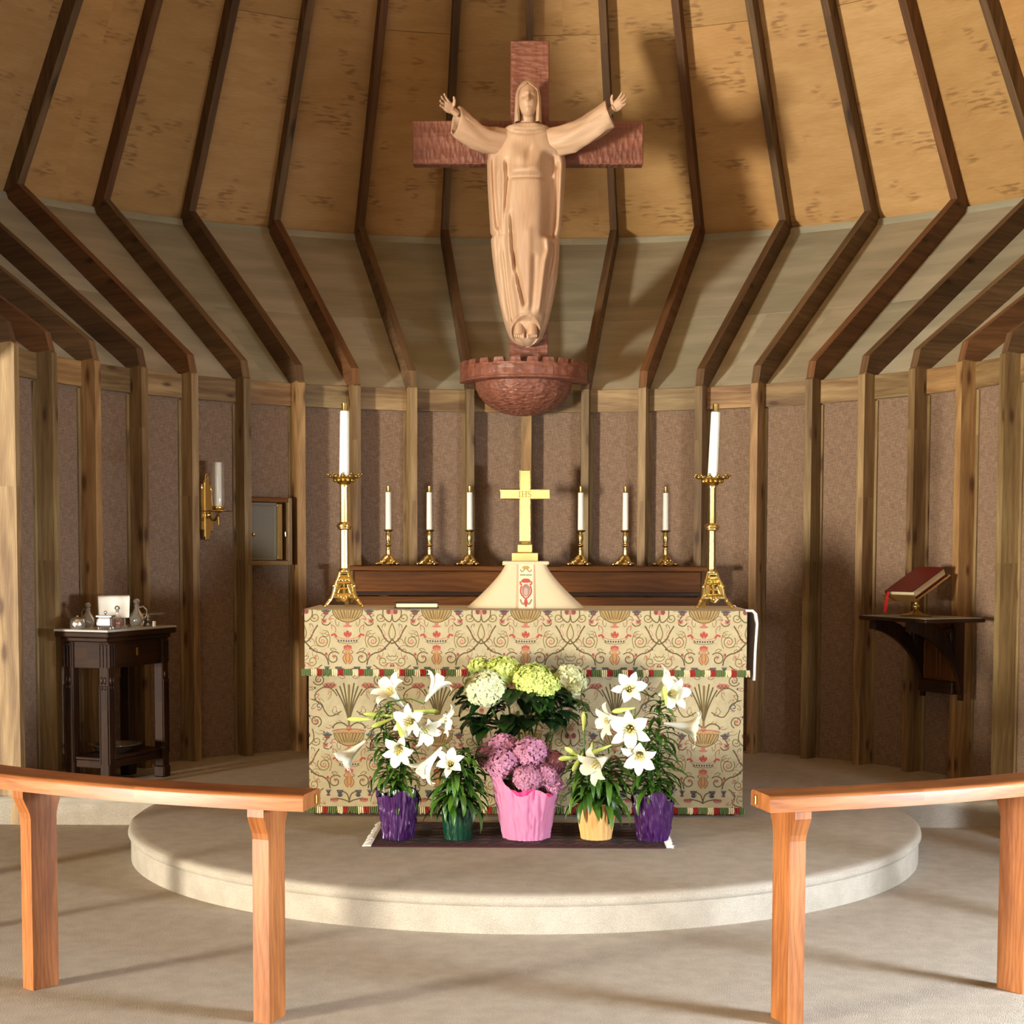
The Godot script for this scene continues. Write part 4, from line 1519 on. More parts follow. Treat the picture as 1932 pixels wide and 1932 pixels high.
	# bare feet side by side in the arch
	for s in [-1.0, 1.0]:
		var ft := MB.new()
		var fx: float = -0.007 + s * 0.040
		ft.tube([Vector3(fx, Y.call(606), 0.070), Vector3(fx, Y.call(616), 0.098), Vector3(fx + s * 0.003, Y.call(628), 0.128), Vector3(fx + s * 0.004, Y.call(637), 0.142)], [0.028, 0.033, 0.036, 0.033], 16)
		for k in 5:
			var tx: float = fx + s * (-0.024 + k * 0.0135)
			var ty: float = 641.0 - k * 0.8
			var rr: float = 0.0105 if k == 0 else 0.0078 - k * 0.0003
			ft.tube([Vector3(tx, Y.call(632), 0.142), Vector3(tx, Y.call(ty - 3), 0.160 - k * 0.003), Vector3(tx, Y.call(ty), 0.156 - k * 0.003), Vector3(tx, Y.call(ty + 1), 0.150 - k * 0.003)], [rr, rr * 1.05, rr, rr * 0.4], 8)
		body.add(ft)
	part("figure_body", body, wood, o)
	# hair: a cap that falls to the shoulders on both sides of the face
	var hm := MB.new()
	var hrows := []
	for r in 29:
		var py := lerpf(154.5, 236.0, r / 28.0)
		var g := (py - 154.5) / 81.5
		var rx := 0.083 * sqrt(maxf(0.0, 1.0 - pow(maxf(0.0, 1.0 - g / 0.48), 2.0))) if g < 0.48 else lerpf(0.083, 0.088, (g - 0.48) / 0.52)
		var rz := rx * 1.12
		# half opening of the face at this height
		var op := 0.0
		if g > 0.11:
			op = lerpf(0.0, 0.92, smoothstep(0.11, 0.30, g)) - 0.10 * smoothstep(0.7, 1.0, g)
		var row := PackedVector3Array()
		for c in 49:
			var a := lerpf(op, TAU - op, c / 48.0)
			var str_ := 1.0 + 0.02 * sin(a * 22.0 + g * 6.0)
			var back := 1.0 if cos(a) > 0 else 0.85
			row.append(Vector3(0.004 + sin(a) * rx * str_, Y.call(py), 0.112 + cos(a) * rz * str_ * back))
		# turned in rim of the hair beside the face
		var r0: Vector3 = row[0]
		var r1: Vector3 = row[48]
		if op > 0.02:
			row.insert(0, r0 * Vector3(0.80, 1, 1) - Vector3(0, 0, 0.020))
			row.append(r1 * Vector3(0.80, 1, 1) - Vector3(0, 0, 0.020))
		else:
			row.insert(0, r0)
			row.append(r1)
		hrows.append(row)
	hrows.reverse()
	hm.grid(hrows, false, 0.4, 0.4)
	part("hair", hm, wood, o)

# ---------------------------------------------------------------- credence table on the left
func glass_mat() -> StandardMaterial3D:
	if mats.has("glass"):
		return mats.glass
	var g := mat("glass", Color(0.95, 0.97, 0.96, 0.06), 0.03)
	g.refraction_enabled = true
	g.refraction_scale = 0.05
	return g

func thin_glass() -> StandardMaterial3D:
	if mats.has("thin_glass"):
		return mats.thin_glass
	var g := mat("thin_glass", Color(0.95, 0.97, 0.96, 0.05), 0.04)
	g.transparency = BaseMaterial3D.TRANSPARENCY_ALPHA
	return g

func table_group() -> void:
	var turn := 1.202
	var base := Vector3(-2.337, HD, -0.984)
	var dw: Material = mats.dark_wood
	var o := thing("credence_table", "small dark carved table with a marble top against the left wall", "table", base, turn)
	var L := 0.68
	var D := 0.36
	var top := 0.892
	part("marble_top", MB.new().box(Vector3(L, 0.012, D), Vector3(0, top - 0.006, 0), 0.003), mat("marble", Color(0.72, 0.71, 0.69), 0.25), o)
	var tb := MB.new()
	tb.box(Vector3(L - 0.004, 0.032, D - 0.004), Vector3(0, top - 0.028, 0), 0.006)
	tb.box(Vector3(L - 0.05, 0.026, D - 0.05), Vector3(0, top - 0.056, 0), 0.008)
	part("table_top", tb, dw, o)
	var lx := L * 0.5 - 0.075
	var lz := D * 0.5 - 0.062
	for s in [[-1, 1], [1, 1], [-1, -1], [1, -1]]:
		var lg := MB.new()
		var w := 0.062
		lg.box(Vector3(w, 0.76, w), Vector3(0, 0.445, 0), 0.006)
		lg.box(Vector3(w + 0.012, 0.07, w + 0.012), Vector3(0, 0.035, 0), 0.008)
		# twin lancets cut as ribs on the two outer faces
		for f in 2:
			for k in 3:
				var c := Vector3(-0.022 + k * 0.022, 0.745, s[1] * (w * 0.5 + 0.003)) if f == 0 else Vector3(s[0] * (w * 0.5 + 0.003), 0.745, -0.022 + k * 0.022)
				lg.box(Vector3(0.007, 0.13, 0.009) if f == 0 else Vector3(0.009, 0.13, 0.007), c, 0.003)
			for k in 2:
				var c2 := Vector3(-0.011 + k * 0.022, 0.808, s[1] * (w * 0.5 + 0.003)) if f == 0 else Vector3(s[0] * (w * 0.5 + 0.003), 0.808, -0.011 + k * 0.022)
				lg.ball(c2, Vector3(0.012, 0.008, 0.006) if f == 0 else Vector3(0.006, 0.008, 0.012), 8, 5)
				var c3: Vector3 = c2 - Vector3(0, 0.20, 0)
				lg.ball(c3, Vector3(0.009, 0.022, 0.007) if f == 0 else Vector3(0.007, 0.022, 0.009), 8, 6)
				lg.ball(c3 - Vector3(0, 0.04, 0), Vector3(0.008, 0.012, 0.006) if f == 0 else Vector3(0.006, 0.012, 0.008), 8, 6)
			for k in 2:
				var c4 := Vector3(-0.024 + k * 0.048, 0.36, s[1] * (w * 0.5 + 0.002)) if f == 0 else Vector3(s[0] * (w * 0.5 + 0.002), 0.36, -0.024 + k * 0.048)
				lg.box(Vector3(0.008, 0.44, 0.006) if f == 0 else Vector3(0.006, 0.44, 0.008), c4, 0.002)
		part("leg", lg, dw, o, at(Vector3(s[0] * lx, 0, s[1] * lz)))
	for s in [-1.0, 1.0]:
		part("apron", MB.new().box(Vector3(2 * lx - 0.06, 0.15, 0.02), Vector3(0, 0.748, s * (lz + 0.006)), 0.003), dw, o)
		part("apron", MB.new().box(Vector3(0.02, 0.15, 2 * lz - 0.06), Vector3(s * (lx + 0.006), 0.748, 0), 0.003), dw, o)
		part("stretcher", MB.new().box(Vector3(2 * lx - 0.06, 0.045, 0.022), Vector3(0, 0.135, s * lz), 0.004), dw, o)
		part("stretcher", MB.new().box(Vector3(0.022, 0.045, 2 * lz - 0.06), Vector3(s * lx, 0.135, 0), 0.004), dw, o)
	part("low_shelf", MB.new().box(Vector3(2 * lx + 0.03, 0.016, 2 * lz + 0.03), Vector3(0, 0.166, 0), 0.003), dw, o)
	var key := MB.new()
	key.box(Vector3(0.016, 0.045, 0.006), Vector3(0, 0.756, lz + 0.019), 0.002)
	part("key_plate", key, mats.brass_dull, o)
	var P := func(x: float, y: float, z: float) -> Vector3:
		return base + Vector3(0, y, 0) + Basis(Vector3.UP, turn) * Vector3(x, 0, z)
	# dish on the low shelf
	var d := thing("silver_dish", "shallow polished silver dish lying on the low shelf of the dark table", "dish", P.call(-0.03, 0.176, 0.0))
	part("bowl", MB.new().lathe([[0.0, 0.004], [0.07, 0.0], [0.11, 0.012], [0.128, 0.040], [0.150, 0.046], [0.152, 0.049], [0.126, 0.047], [0.106, 0.020], [0.07, 0.008], [0.0, 0.010]], 40), mats.silver, d)
	part("boss", MB.new().lathe([[0.05, 0.010], [0.046, 0.016], [0.02, 0.020], [0.0, 0.021]], 24), mats.silver, d)
	# things on the marble
	var s: Material = mats.silver
	var jar := thing("lidded_jar", "small round silver jar shining white at the table's front left corner", "jar", P.call(-0.29, top, -0.055))
	part("body", MB.new().lathe([[0.0, 0.0], [0.030, 0.0], [0.040, 0.010], [0.043, 0.030], [0.038, 0.050], [0.034, 0.054]], 28), s, jar)
	part("lid", MB.new().lathe([[0.036, 0.053], [0.034, 0.058], [0.016, 0.066], [0.005, 0.068], [0.007, 0.074], [0.0, 0.078]], 24), s, jar)
	var bx := thing("wafer_box", "small silver box on four feet with a knobbed lid on the table", "box", P.call(-0.265, top, 0.115))
	var bb := MB.new()
	bb.box(Vector3(0.085, 0.055, 0.075), Vector3(0, 0.042, 0), 0.010)
	part("body", bb, s, bx)
	for k in 4:
		part("foot", MB.new().lathe([[0.0, 0.0], [0.008, 0.0], [0.005, 0.010], [0.008, 0.018]], 12), s, bx, at(Vector3(-0.033 if k % 2 == 0 else 0.033, 0, -0.028 if k < 2 else 0.028)))
	part("lid", MB.new().box(Vector3(0.090, 0.012, 0.080), Vector3(0, 0.075, 0), 0.005), s, bx)
	part("knob", MB.new().lathe([[0.004, 0.078], [0.004, 0.086], [0.010, 0.094], [0.007, 0.102], [0.0, 0.106]], 16), s, bx)
	var glass := glass_mat()
	var am := thing("amber_cruet", "squat glass cruet holding amber wine in front of the white linen", "cruet", P.call(-0.155, top, 0.115))
	cruet(am, 1.0, true)
	var c2 := thing("glass_cruet", "clear glass cruet with stopper and handle right of the white linen", "cruet", P.call(0.09, top, 0.075), 0.0, "clear glass cruets on the table")
	cruet(c2, 1.25, false)
	var c3 := thing("glass_cruet", "clear glass cruet half hidden behind the left edge of the white linen", "cruet", P.call(-0.11, top, -0.115), 2.6, "clear glass cruets on the table")
	cruet(c3, 1.1, false)
	# linen towel hung over a little stand
	var ln := thing("linen_towel", "white linen towel folded over a low stand on the table", "towel", P.call(0.0, top, -0.02), 0.35)
	var lr := []
	for r in 13:
		var a := r / 12.0
		var row := PackedVector3Array()
		for c in 15:
			var x := lerpf(-0.088, 0.088, c / 14.0)
			var yy: float
			var zz: float
			if a < 0.42:
				yy = lerpf(0.055, 0.172, a / 0.42)
				zz = 0.030 + 0.003 * sin(x * 70.0)
			elif a < 0.58:
				var t := (a - 0.42) / 0.16 * PI
				yy = 0.172 + 0.010 * sin(t)
				zz = cos(t) * 0.030
			else:
				yy = lerpf(0.172, 0.05, (a - 0.58) / 0.42)
				zz = -0.030 + 0.003 * sin(x * 60.0)
			row.append(Vector3(x * (1.0 - 0.05 * (0.172 - yy) / 0.12), yy, zz))
		lr.append(row)
	var lm := MB.new()
	lm.grid(lr)
	part("cloth", lm, mats.linen, ln)
	for q in [-1.0, 1.0]:
		part("stand_post", MB.new().tube([Vector3(q * 0.06, 0.0, 0), Vector3(q * 0.06, 0.175, 0)], 0.006, 8), s, ln)
	part("stand_bar", MB.new().tube([Vector3(-0.08, 0.172, 0), Vector3(0.08, 0.172, 0)], 0.006, 8), s, ln)
	part("stand_foot", MB.new().box(Vector3(0.15, 0.008, 0.05), Vector3(0, 0.004, 0), 0.003), s, ln)
	var tr := thing("footed_tray", "thin silver tray on a short foot near the far end of the table", "tray", P.call(0.235, top, 0.05))
	part("plate", MB.new().lathe([[0.0, 0.062], [0.09, 0.063], [0.106, 0.067], [0.112, 0.070], [0.110, 0.073], [0.088, 0.067], [0.0, 0.066]], 40), s, tr)
	part("foot", MB.new().lathe([[0.0, 0.0], [0.050, 0.0], [0.046, 0.008], [0.014, 0.020], [0.012, 0.044], [0.03, 0.062]], 24), s, tr)
	var cp := thing("candle_stub", "short white candle stub in front of the footed tray", "candle", P.call(0.16, top, 0.145))
	part("wax_body", MB.new().lathe([[0.0, 0.0], [0.010, 0.0], [0.010, 0.0], [0.0095, 0.030], [0.0, 0.031]], 14), mats.wax, cp)
	part("wick", MB.new().tube([Vector3(0, 0.030, 0), Vector3(0.001, 0.038, 0)], 0.001, 5), mats.black, cp)

func cruet(o: Node3D, k: float, amber: bool) -> void:
	var g := glass_mat()
	var pr := [[0.0, 0.0], [0.026, 0.0], [0.028, 0.004], [0.034, 0.020], [0.034, 0.042], [0.024, 0.062], [0.012, 0.080], [0.010, 0.092], [0.015, 0.100], [0.013, 0.100], [0.008, 0.092], [0.010, 0.080], [0.022, 0.061], [0.0315, 0.042], [0.0315, 0.020], [0.024, 0.006], [0.0, 0.005]]
	for q in pr:
		q[0] *= k
		q[1] *= k
	part("flask", MB.new().lathe(pr, 28), thin_glass() if amber else g, o)
	if amber:
		var wm := mat("amber_wine", Color(0.52, 0.22, 0.04), 0.08)
		part("wine", MB.new().lathe([[0.0, 0.006], [0.022, 0.007], [0.0305, 0.021], [0.0305, 0.040], [0.024, 0.053], [0.0, 0.053]], 24), wm, o)
	part("stopper", MB.new().lathe([[0.0075 * k, 0.090 * k], [0.0085 * k, 0.104 * k], [0.016 * k, 0.114 * k], [0.012 * k, 0.126 * k], [0.0, 0.131 * k]], 20), g, o)
	if not amber:
		var h := MB.new()
		h.tube([Vector3(0.010, 0.088, 0) * k, Vector3(0.030, 0.094, 0) * k, Vector3(0.046, 0.078, 0) * k, Vector3(0.047, 0.056, 0) * k, Vector3(0.032, 0.036, 0) * k], 0.0035 * k, 8)
		part("handle", h, g, o)

# ---------------------------------------------------------------- wall shelf on the right
func bracket_group() -> void:
	var th := deg_to_rad(65.0)
	var c := ap(2.755, th, 1.12)
	var dw: Material = mats.dark_wood
	var o := thing("bracket_shelf", "dark carved wooden wall shelf on curved braces in the right part of the apse", "shelf", c, -th)
	var W := 0.60
	var D := 0.43
	part("shelf_board", MB.new().box(Vector3(W, 0.022, D), Vector3(0, -0.013, D * 0.5 + 0.004), 0.005), dw, o)
	var cloth := MB.new().box(Vector3(W - 0.03, 0.004, D - 0.03), Vector3(0, 0.0, D * 0.5 + 0.004), 0.0015)
	part("shelf_cover", cloth, mat("cover_cloth", Color(0.62, 0.60, 0.57), 0.8), o)
	part("back_panel", MB.new().box(Vector3(0.30, 0.36, 0.022), Vector3(-0.07, -0.205, 0.012), 0.004), mats.walnut, o)
	part("lower_rail", MB.new().box(Vector3(0.30, 0.075, 0.05), Vector3(-0.07, -0.415, 0.026), 0.006), dw, o)
	# gothic tracery on the back panel
	for s in [-1.0, 1.0]:
		var tr := MB.new()
		var cx: float = -0.07 + s * 0.07
		tr.tube([Vector3(cx - 0.055, -0.36, 0.026), Vector3(cx - 0.055, -0.17, 0.026), Vector3(cx - 0.035, -0.11, 0.026), Vector3(cx, -0.07, 0.026), Vector3(cx + 0.035, -0.11, 0.026), Vector3(cx + 0.055, -0.17, 0.026), Vector3(cx + 0.055, -0.36, 0.026)], 0.008, 6)
		tr.ball(Vector3(cx, -0.13, 0.026), Vector3(0.018, 0.018, 0.008), 10, 6)
		part("tracery", tr, mats.walnut, o)
	# curved braces with a pierced spandrel
	for bx in [-0.225, 0.105]:
		var pl := PackedVector2Array()
		var H := 0.40
		var R := D - 0.03
		for k in 17:
			var a := k / 16.0
			pl.append(Vector2(0.026 + (R - 0.026) * pow(a, 1.75), -0.028 - 0.05 - (H - 0.05) * pow(1.0 - a, 1.45)))
		pl.append(Vector2(R, -0.028))
		pl.append(Vector2(R * 0.64, -0.028))
		for k in 9:
			var a := 1.0 - k / 8.0
			pl.append(Vector2(0.07 + (R * 0.58 - 0.07) * pow(a, 1.75), -0.030 - 0.012 - 0.22 * pow(1.0 - a, 1.4)))
		pl.append(Vector2(0.062, -0.028))
		pl.append(Vector2(0.0, -0.028))
		pl.append(Vector2(0.0, -H - 0.085))
		pl.append(Vector2(0.020, -H - 0.085))
		pl.append(Vector2(0.014, -H - 0.055))
		pl.append(Vector2(0.030, -H - 0.03))
		var b := MB.new()
		b.prism(pl, 0.032)
		# leaf shaped cusp in the opening
		b.ball(Vector3(0.115, -0.075, 0), Vector3(0.045, 0.014, 0.012), 10, 6)
		b.ball(Vector3(0.085, -0.115, 0), Vector3(0.014, 0.045, 0.012), 10, 6)
		part("brace", b, dw, o, Transform3D(Basis(Vector3(0, 0, 1), Vector3.UP, Vector3(-1, 0, 0)), Vector3(bx, 0, 0.0)))
	var P := func(x: float, y: float, z: float) -> Vector3: return c + Basis(Vector3.UP, -th) * Vector3(x, y, z)
	# brass book stand: its desk faces the altar
	var st := thing("book_stand", "brass book rest on a turned stem standing on the dark wall shelf", "stand", P.call(-0.02, 0.003, 0.24), 0.62)
	part("foot", MB.new().lathe([[0.0, 0.0], [0.090, 0.0], [0.092, 0.006], [0.070, 0.012], [0.040, 0.016], [0.020, 0.030], [0.014, 0.038]], 32), mats.brass_dull, st)
	part("stem", MB.new().lathe([[0.013, 0.034], [0.021, 0.050], [0.022, 0.062], [0.012, 0.074], [0.022, 0.086], [0.024, 0.106], [0.020, 0.128], [0.014, 0.136]], 24), mats.brass, st)
	var tilt := Transform3D(Basis(Vector3.BACK, 0.46), Vector3(0.01, 0.165, 0))
	part("desk", MB.new().box(Vector3(0.33, 0.010, 0.235), Vector3(0, 0, 0), 0.003), mats.brass, st, tilt)
	part("ledge", MB.new().box(Vector3(0.012, 0.040, 0.235), Vector3(-0.164, 0.016, 0), 0.003), mats.brass, st, tilt)
	var bk := thing("red_book", "thick dark red bound book with a red ribbon lying closed on the brass rest", "book", st.position + Basis(Vector3.UP, 0.62) * (tilt * Vector3(0.0, 0.006, 0.0)))
	bk.basis = Basis(Vector3.UP, 0.62) * Basis(Vector3.BACK, 0.46)
	var rc := mat("red_leather", Color(0.34, 0.045, 0.05), 0.4)
	part("pages", MB.new().box(Vector3(0.295, 0.040, 0.190), Vector3(0.004, 0.025, 0.0), 0.003), mats.paper, bk)
	part("cover", MB.new().box(Vector3(0.312, 0.005, 0.205), Vector3(0, 0.0475, 0), 0.002), rc, bk)
	part("cover", MB.new().box(Vector3(0.312, 0.005, 0.205), Vector3(0, 0.0025, 0), 0.002), rc, bk)
	part("spine", MB.new().box(Vector3(0.312, 0.046, 0.006), Vector3(0, 0.025, -0.100), 0.002), rc, bk)
	var rb := MB.new()
	var rr := []
	for k in 9:
		var q := k / 8.0
		rr.append(PackedVector3Array([Vector3(-0.150 - 0.030 * sin(q * 1.6), 0.046 - 0.012 * q, -0.088) + Vector3(-0.05 * q, -0.085 * q, 0.0), Vector3(-0.150 - 0.030 * sin(q * 1.6), 0.046 - 0.012 * q, -0.068) + Vector3(-0.05 * q, -0.085 * q, 0.004 * q)]))
	rb.grid(rr)
	part("ribbon", rb, mat("ribbon", Color(0.80, 0.13, 0.16), 0.6), bk)

# ---------------------------------------------------------------- things on the left wall
func wall_things() -> void:
	# candle bracket
	var th := -5.60 * STEP
	var p := ap(2.84, th, 1.757)
	var o := thing("candle_sconce", "gold wall bracket with a glass chimney left of the small wall cupboard", "sconce", p, -th)
	var br: Material = mats.brass
	for q in [[0.0, 0.40, 0.034, 0.0], [-0.034, 0.27, 0.026, 0.0], [0.034, 0.27, 0.026, -0.01], [-0.015, 0.34, 0.02, -0.012], [0.018, 0.33, 0.02, -0.015]]:
		var b := MB.new()
		b.box(Vector3(q[2], q[1], 0.014), Vector3(q[0], q[3], 0.012 + (0.006 if q[0] == 0.0 else 0.0)), 0.005)
		b.ball(Vector3(q[0], q[3] + q[1] * 0.5, 0.014 + (0.006 if q[0] == 0.0 else 0.0)), Vector3(q[2] * 0.5, 0.022, 0.007), 10, 6)
		part("back_plate", b, br, o)
	part("boss", MB.new().ball(Vector3(0, -0.04, 0.032), Vector3(0.020, 0.026, 0.018), 14, 8), br, o)
	var arm := MB.new()
	arm.tube([Vector3(0, -0.04, 0.03), Vector3(0.0, -0.072, 0.065), Vector3(0.0, -0.075, 0.105), Vector3(0.0, -0.045, 0.135), Vector3(0, -0.02, 0.14)], 0.009, 8)
	arm.tube([Vector3(0, -0.055, 0.14), Vector3(0, -0.10, 0.14), Vector3(0, -0.115, 0.14)], [0.008, 0.010, 0.004], 8)
	part("arm", arm, mats.brass_dull, o)
	part("cup", MB.new().lathe([[0.0, -0.03], [0.02, -0.028], [0.036, -0.012], [0.040, 0.004], [0.038, 0.012], [0.034, 0.012], [0.030, -0.004], [0.0, -0.008]], 24, Vector3(0, 0, 0.14)), br, o)
	part("pan", MB.new().lathe([[0.03, -0.020], [0.085, -0.022], [0.09, -0.016], [0.084, -0.016], [0.03, -0.013]], 28, Vector3(0, 0, 0.14)), mats.brass_dull, o)
	part("glass_chimney", MB.new().lathe([[0.036, 0.008], [0.043, 0.06], [0.043, 0.20], [0.041, 0.29], [0.039, 0.29], [0.041, 0.20], [0.041, 0.06], [0.034, 0.008]], 28, Vector3(0, 0, 0.14)), thin_glass(), o)
	var cd := thing("sconce_candle", "white candle inside the glass chimney of the gold wall bracket", "candle", p + Basis(Vector3.UP, -th) * Vector3(0, -0.004, 0.14))
	part("wax_body", MB.new().lathe([[0.0, 0.0], [0.0235, 0.0], [0.0235, 0.0], [0.0225, 0.285], [0.0205, 0.290], [0.0, 0.288]], 24), mats.wax, cd)
	part("wick", MB.new().tube([Vector3(0, 0.286, 0), Vector3(0.001, 0.297, 0)], 0.0014, 5), mats.black, cd)
	# little cupboard between two studs
	var t2 := -4.52 * STEP
	var q2 := ap(2.855, t2, 1.615)
	var a := thing("wall_cupboard", "small wall cupboard with a pale door and a shiny gold strip", "cupboard", q2, -t2)
	var W := 0.325
	var H := 0.44
	var pn: Material = mats.pine[1]
	for s in [-1.0, 1.0]:
		part("frame_side", MB.new().box(Vector3(0.028, H, 0.10), Vector3(s * (W * 0.5 - 0.014), 0, 0.05), 0.004), pn, a)
		part("frame_rail", MB.new().box(Vector3(W - 0.056, 0.03, 0.10), Vector3(0, s * (H * 0.5 - 0.015), 0.05), 0.004), mats.walnut if s > 0 else pn, a)
	part("back", MB.new().box(Vector3(W - 0.05, H - 0.05, 0.012), Vector3(0, 0, 0.02), 0.0), mats.walnut, a)
	var door := part("door", MB.new().box(Vector3(0.185, H - 0.066, 0.014), Vector3(-0.040, 0, 0.075), 0.003), mat("grey_paint", Color(0.40, 0.37, 0.31), 0.5), a)
	var bead := MB.new()
	for s in [-1.0, 1.0]:
		bead.box(Vector3(0.185, 0.018, 0.010), Vector3(-0.040, s * (H * 0.5 - 0.042), 0.085), 0.003)
		bead.box(Vector3(0.016, H - 0.102, 0.010), Vector3(-0.040 + s * 0.085, 0, 0.085), 0.003)
	part("door_bead", bead, mats.grey_paint, door)
	part("knob", MB.new().ball(Vector3(-0.118, -0.02, 0.100), Vector3(0.010, 0.013, 0.010), 12, 8), br, door)
	part("gold_strip", MB.new().box(Vector3(0.024, H - 0.074, 0.016), Vector3(0.068, 0, 0.078), 0.005), br, a)
	part("gold_strip", MB.new().box(Vector3(0.018, H - 0.074, 0.012), Vector3(0.090, 0, 0.074), 0.004), br, a)
	part("hinge", MB.new().tube([Vector3(0.122, -0.03, 0.08), Vector3(0.122, 0.0, 0.08)], 0.005, 8), mats.silver, a)

# ---------------------------------------------------------------- rug and potted flowers
func petal_mesh(inner: bool) -> ArrayMesh:
	# one trumpet petal: flower axis +y, mouth at y = 0.135, tip rolled back; petal towards +z
	var m := MB.new()
	var rows := []
	var prof := [[0.0, 0.004, 0.004], [0.03, 0.0085, 0.0085], [0.06, 0.013, 0.0125], [0.085, 0.019, 0.0175], [0.105, 0.028, 0.0215], [0.122, 0.042, 0.0225], [0.131, 0.056, 0.019], [0.133, 0.068, 0.0115], [0.127, 0.078, 0.0035]]
	for q in prof:
		var row := PackedVector3Array()
		var wd: float = q[2] * (1.15 if inner else 0.85)
		for c in 7:
			var f := c / 3.0 - 1.0
			# wrapped round the axis low down, flatter near the tip
			var aa := f * wd / maxf(q[1], 0.012)
			var flat: float = smoothstep(0.03, 0.07, q[1])
			var r: float = q[1] * (1.0 if inner else 1.03) + 0.004 * absf(f) * flat
			var px := lerpf(sin(aa) * r, f * wd, flat)
			var pz := lerpf(cos(aa) * r, r - 0.006 * f * f, flat)
			row.append(Vector3(px, q[0] + 0.003 * (1.0 - absf(f)) * flat * -1.0, pz))
		rows.append(row)
	m.grid(rows)
	return m.mesh()

func leaf_mesh(l: float, w: float, arch: float, twist: float) -> ArrayMesh:
	# strap leaf growing along +z from the origin, arching down
	var m := MB.new()
	var rows := []
	for r in 9:
		var f := r / 8.0
		var hw := w * 0.5 * (pow(sin(PI * clampf(f * 0.86 + 0.12, 0, 1)), 0.7) if f < 0.99 else 0.05)
		var a := 0.55 - arch * f
		var cx := 0.0
		var p := Vector3.ZERO
		for k in r:
			var g := k / 8.0
			var b := 0.55 - arch * g
			p += Vector3(0, sin(b), cos(b)) * l / 8.0
		var tw := twist * f
		var s := Vector3(cos(tw), sin(tw), 0)
		var up := Vector3(0, cos(a), -sin(a))
		rows.append(PackedVector3Array([p - s * hw + up * hw * 0.35, p, p + s * hw + up * hw * 0.35]))
	m.grid(rows)
	return m.mesh()

func ovate_mesh(l: float, w: float) -> ArrayMesh:
	var m := MB.new()
	var rows := []
	for r in 8:
		var f := r / 7.0
		var hw := w * 0.5 * pow(sin(PI * pow(f, 0.8)), 0.8) + 0.0008
		var y := 0.02 * sin(f * 2.2) - 0.035 * f * f
		var row := PackedVector3Array()
		for c in 5:
			var g := c / 2.0 - 1.0
			row.append(Vector3(g * hw, y + 0.010 * absf(g) + 0.002 * cos(f * 20.0) * absf(g), f * l))
		rows.append(row)
	m.grid(rows)
	return m.mesh()

func toward(d: Vector3, at_: Vector3, roll: float, sc := 1.0) -> Transform3D:
	d = d.normalized()
	var ref := Vector3.UP if absf(d.y) < 0.9 else Vector3.RIGHT
	var x := d.cross(ref).normalized()
	var z := x.cross(d)
	var b := Basis(x, d, z) * Basis(Vector3.UP, roll)
	return Transform3D(b.scaled_local(Vector3.ONE * sc), at_)

var petal_in: ArrayMesh
var petal_out: ArrayMesh
var lily_leaves := []
var stamen: ArrayMesh

func lily(o: Node3D, base: Vector3, mouth: Vector3, dir: Vector3, stem_from: Vector3, sc := 1.0, green := 0) -> void:
	# mouth and stem point are given in the room, base is where the plant stands
	dir = dir.normalized()
	var foot := mouth - dir * 0.115 * sc
	var st := MB.new()
	st.tube([stem_from - base, stem_from.lerp(foot, 0.55) - base + Vector3(0, 0.015, 0), foot - dir * 0.012 - base, foot - base], [0.0035, 0.003, 0.0035, 0.005], 6)
	part("flower_stalk", st, mats.stalk, o)
	var f := part("lily_flower", stamen, mats.pollen, o, toward(dir, foot - base, rng.randf() * TAU, sc))
	label(f, "white trumpet lily flower")
	for k in 6:
		var x := Transform3D(Basis(Vector3.UP, TAU * k / 6.0) * Basis(Vector3.RIGHT, jag(0.06)), Vector3.ZERO)
		part("petal", petal_in if k % 2 == 0 else petal_out, mats.lily, f, x)

func bud(o: Node3D, base: Vector3, tip: Vector3, dir: Vector3, stem_from: Vector3, l := 0.11) -> void:
	dir = dir.normalized()
	var foot := tip - dir * l
	var st := MB.new()
	st.tube([stem_from - base, stem_from.lerp(foot, 0.6) - base + Vector3(0, 0.01, 0), foot - base], 0.003, 6)
	part("flower_stalk", st, mats.stalk, o)
	var m := MB.new()
	var rows := []
	for q in [[0.0, 0.003], [0.1, 0.0055], [0.35, 0.0085], [0.65, 0.013], [0.82, 0.0125], [0.94, 0.0075], [1.0, 0.001]]:
		var row := PackedVector3Array()
		for c in 18:
			var a := TAU * c / 18.0
			var rr: float = q[1] * (1.0 - 0.13 * absf(cos(a * 1.5)))
			row.append(Vector3(sin(a) * rr, q[0] * l, cos(a) * rr))
		rows.append(row)
	m.grid(rows, true)
	label(part("flower_bud", m, mats.bud, o, toward(dir, foot - base, rng.randf())), "closed pale green lily bud")

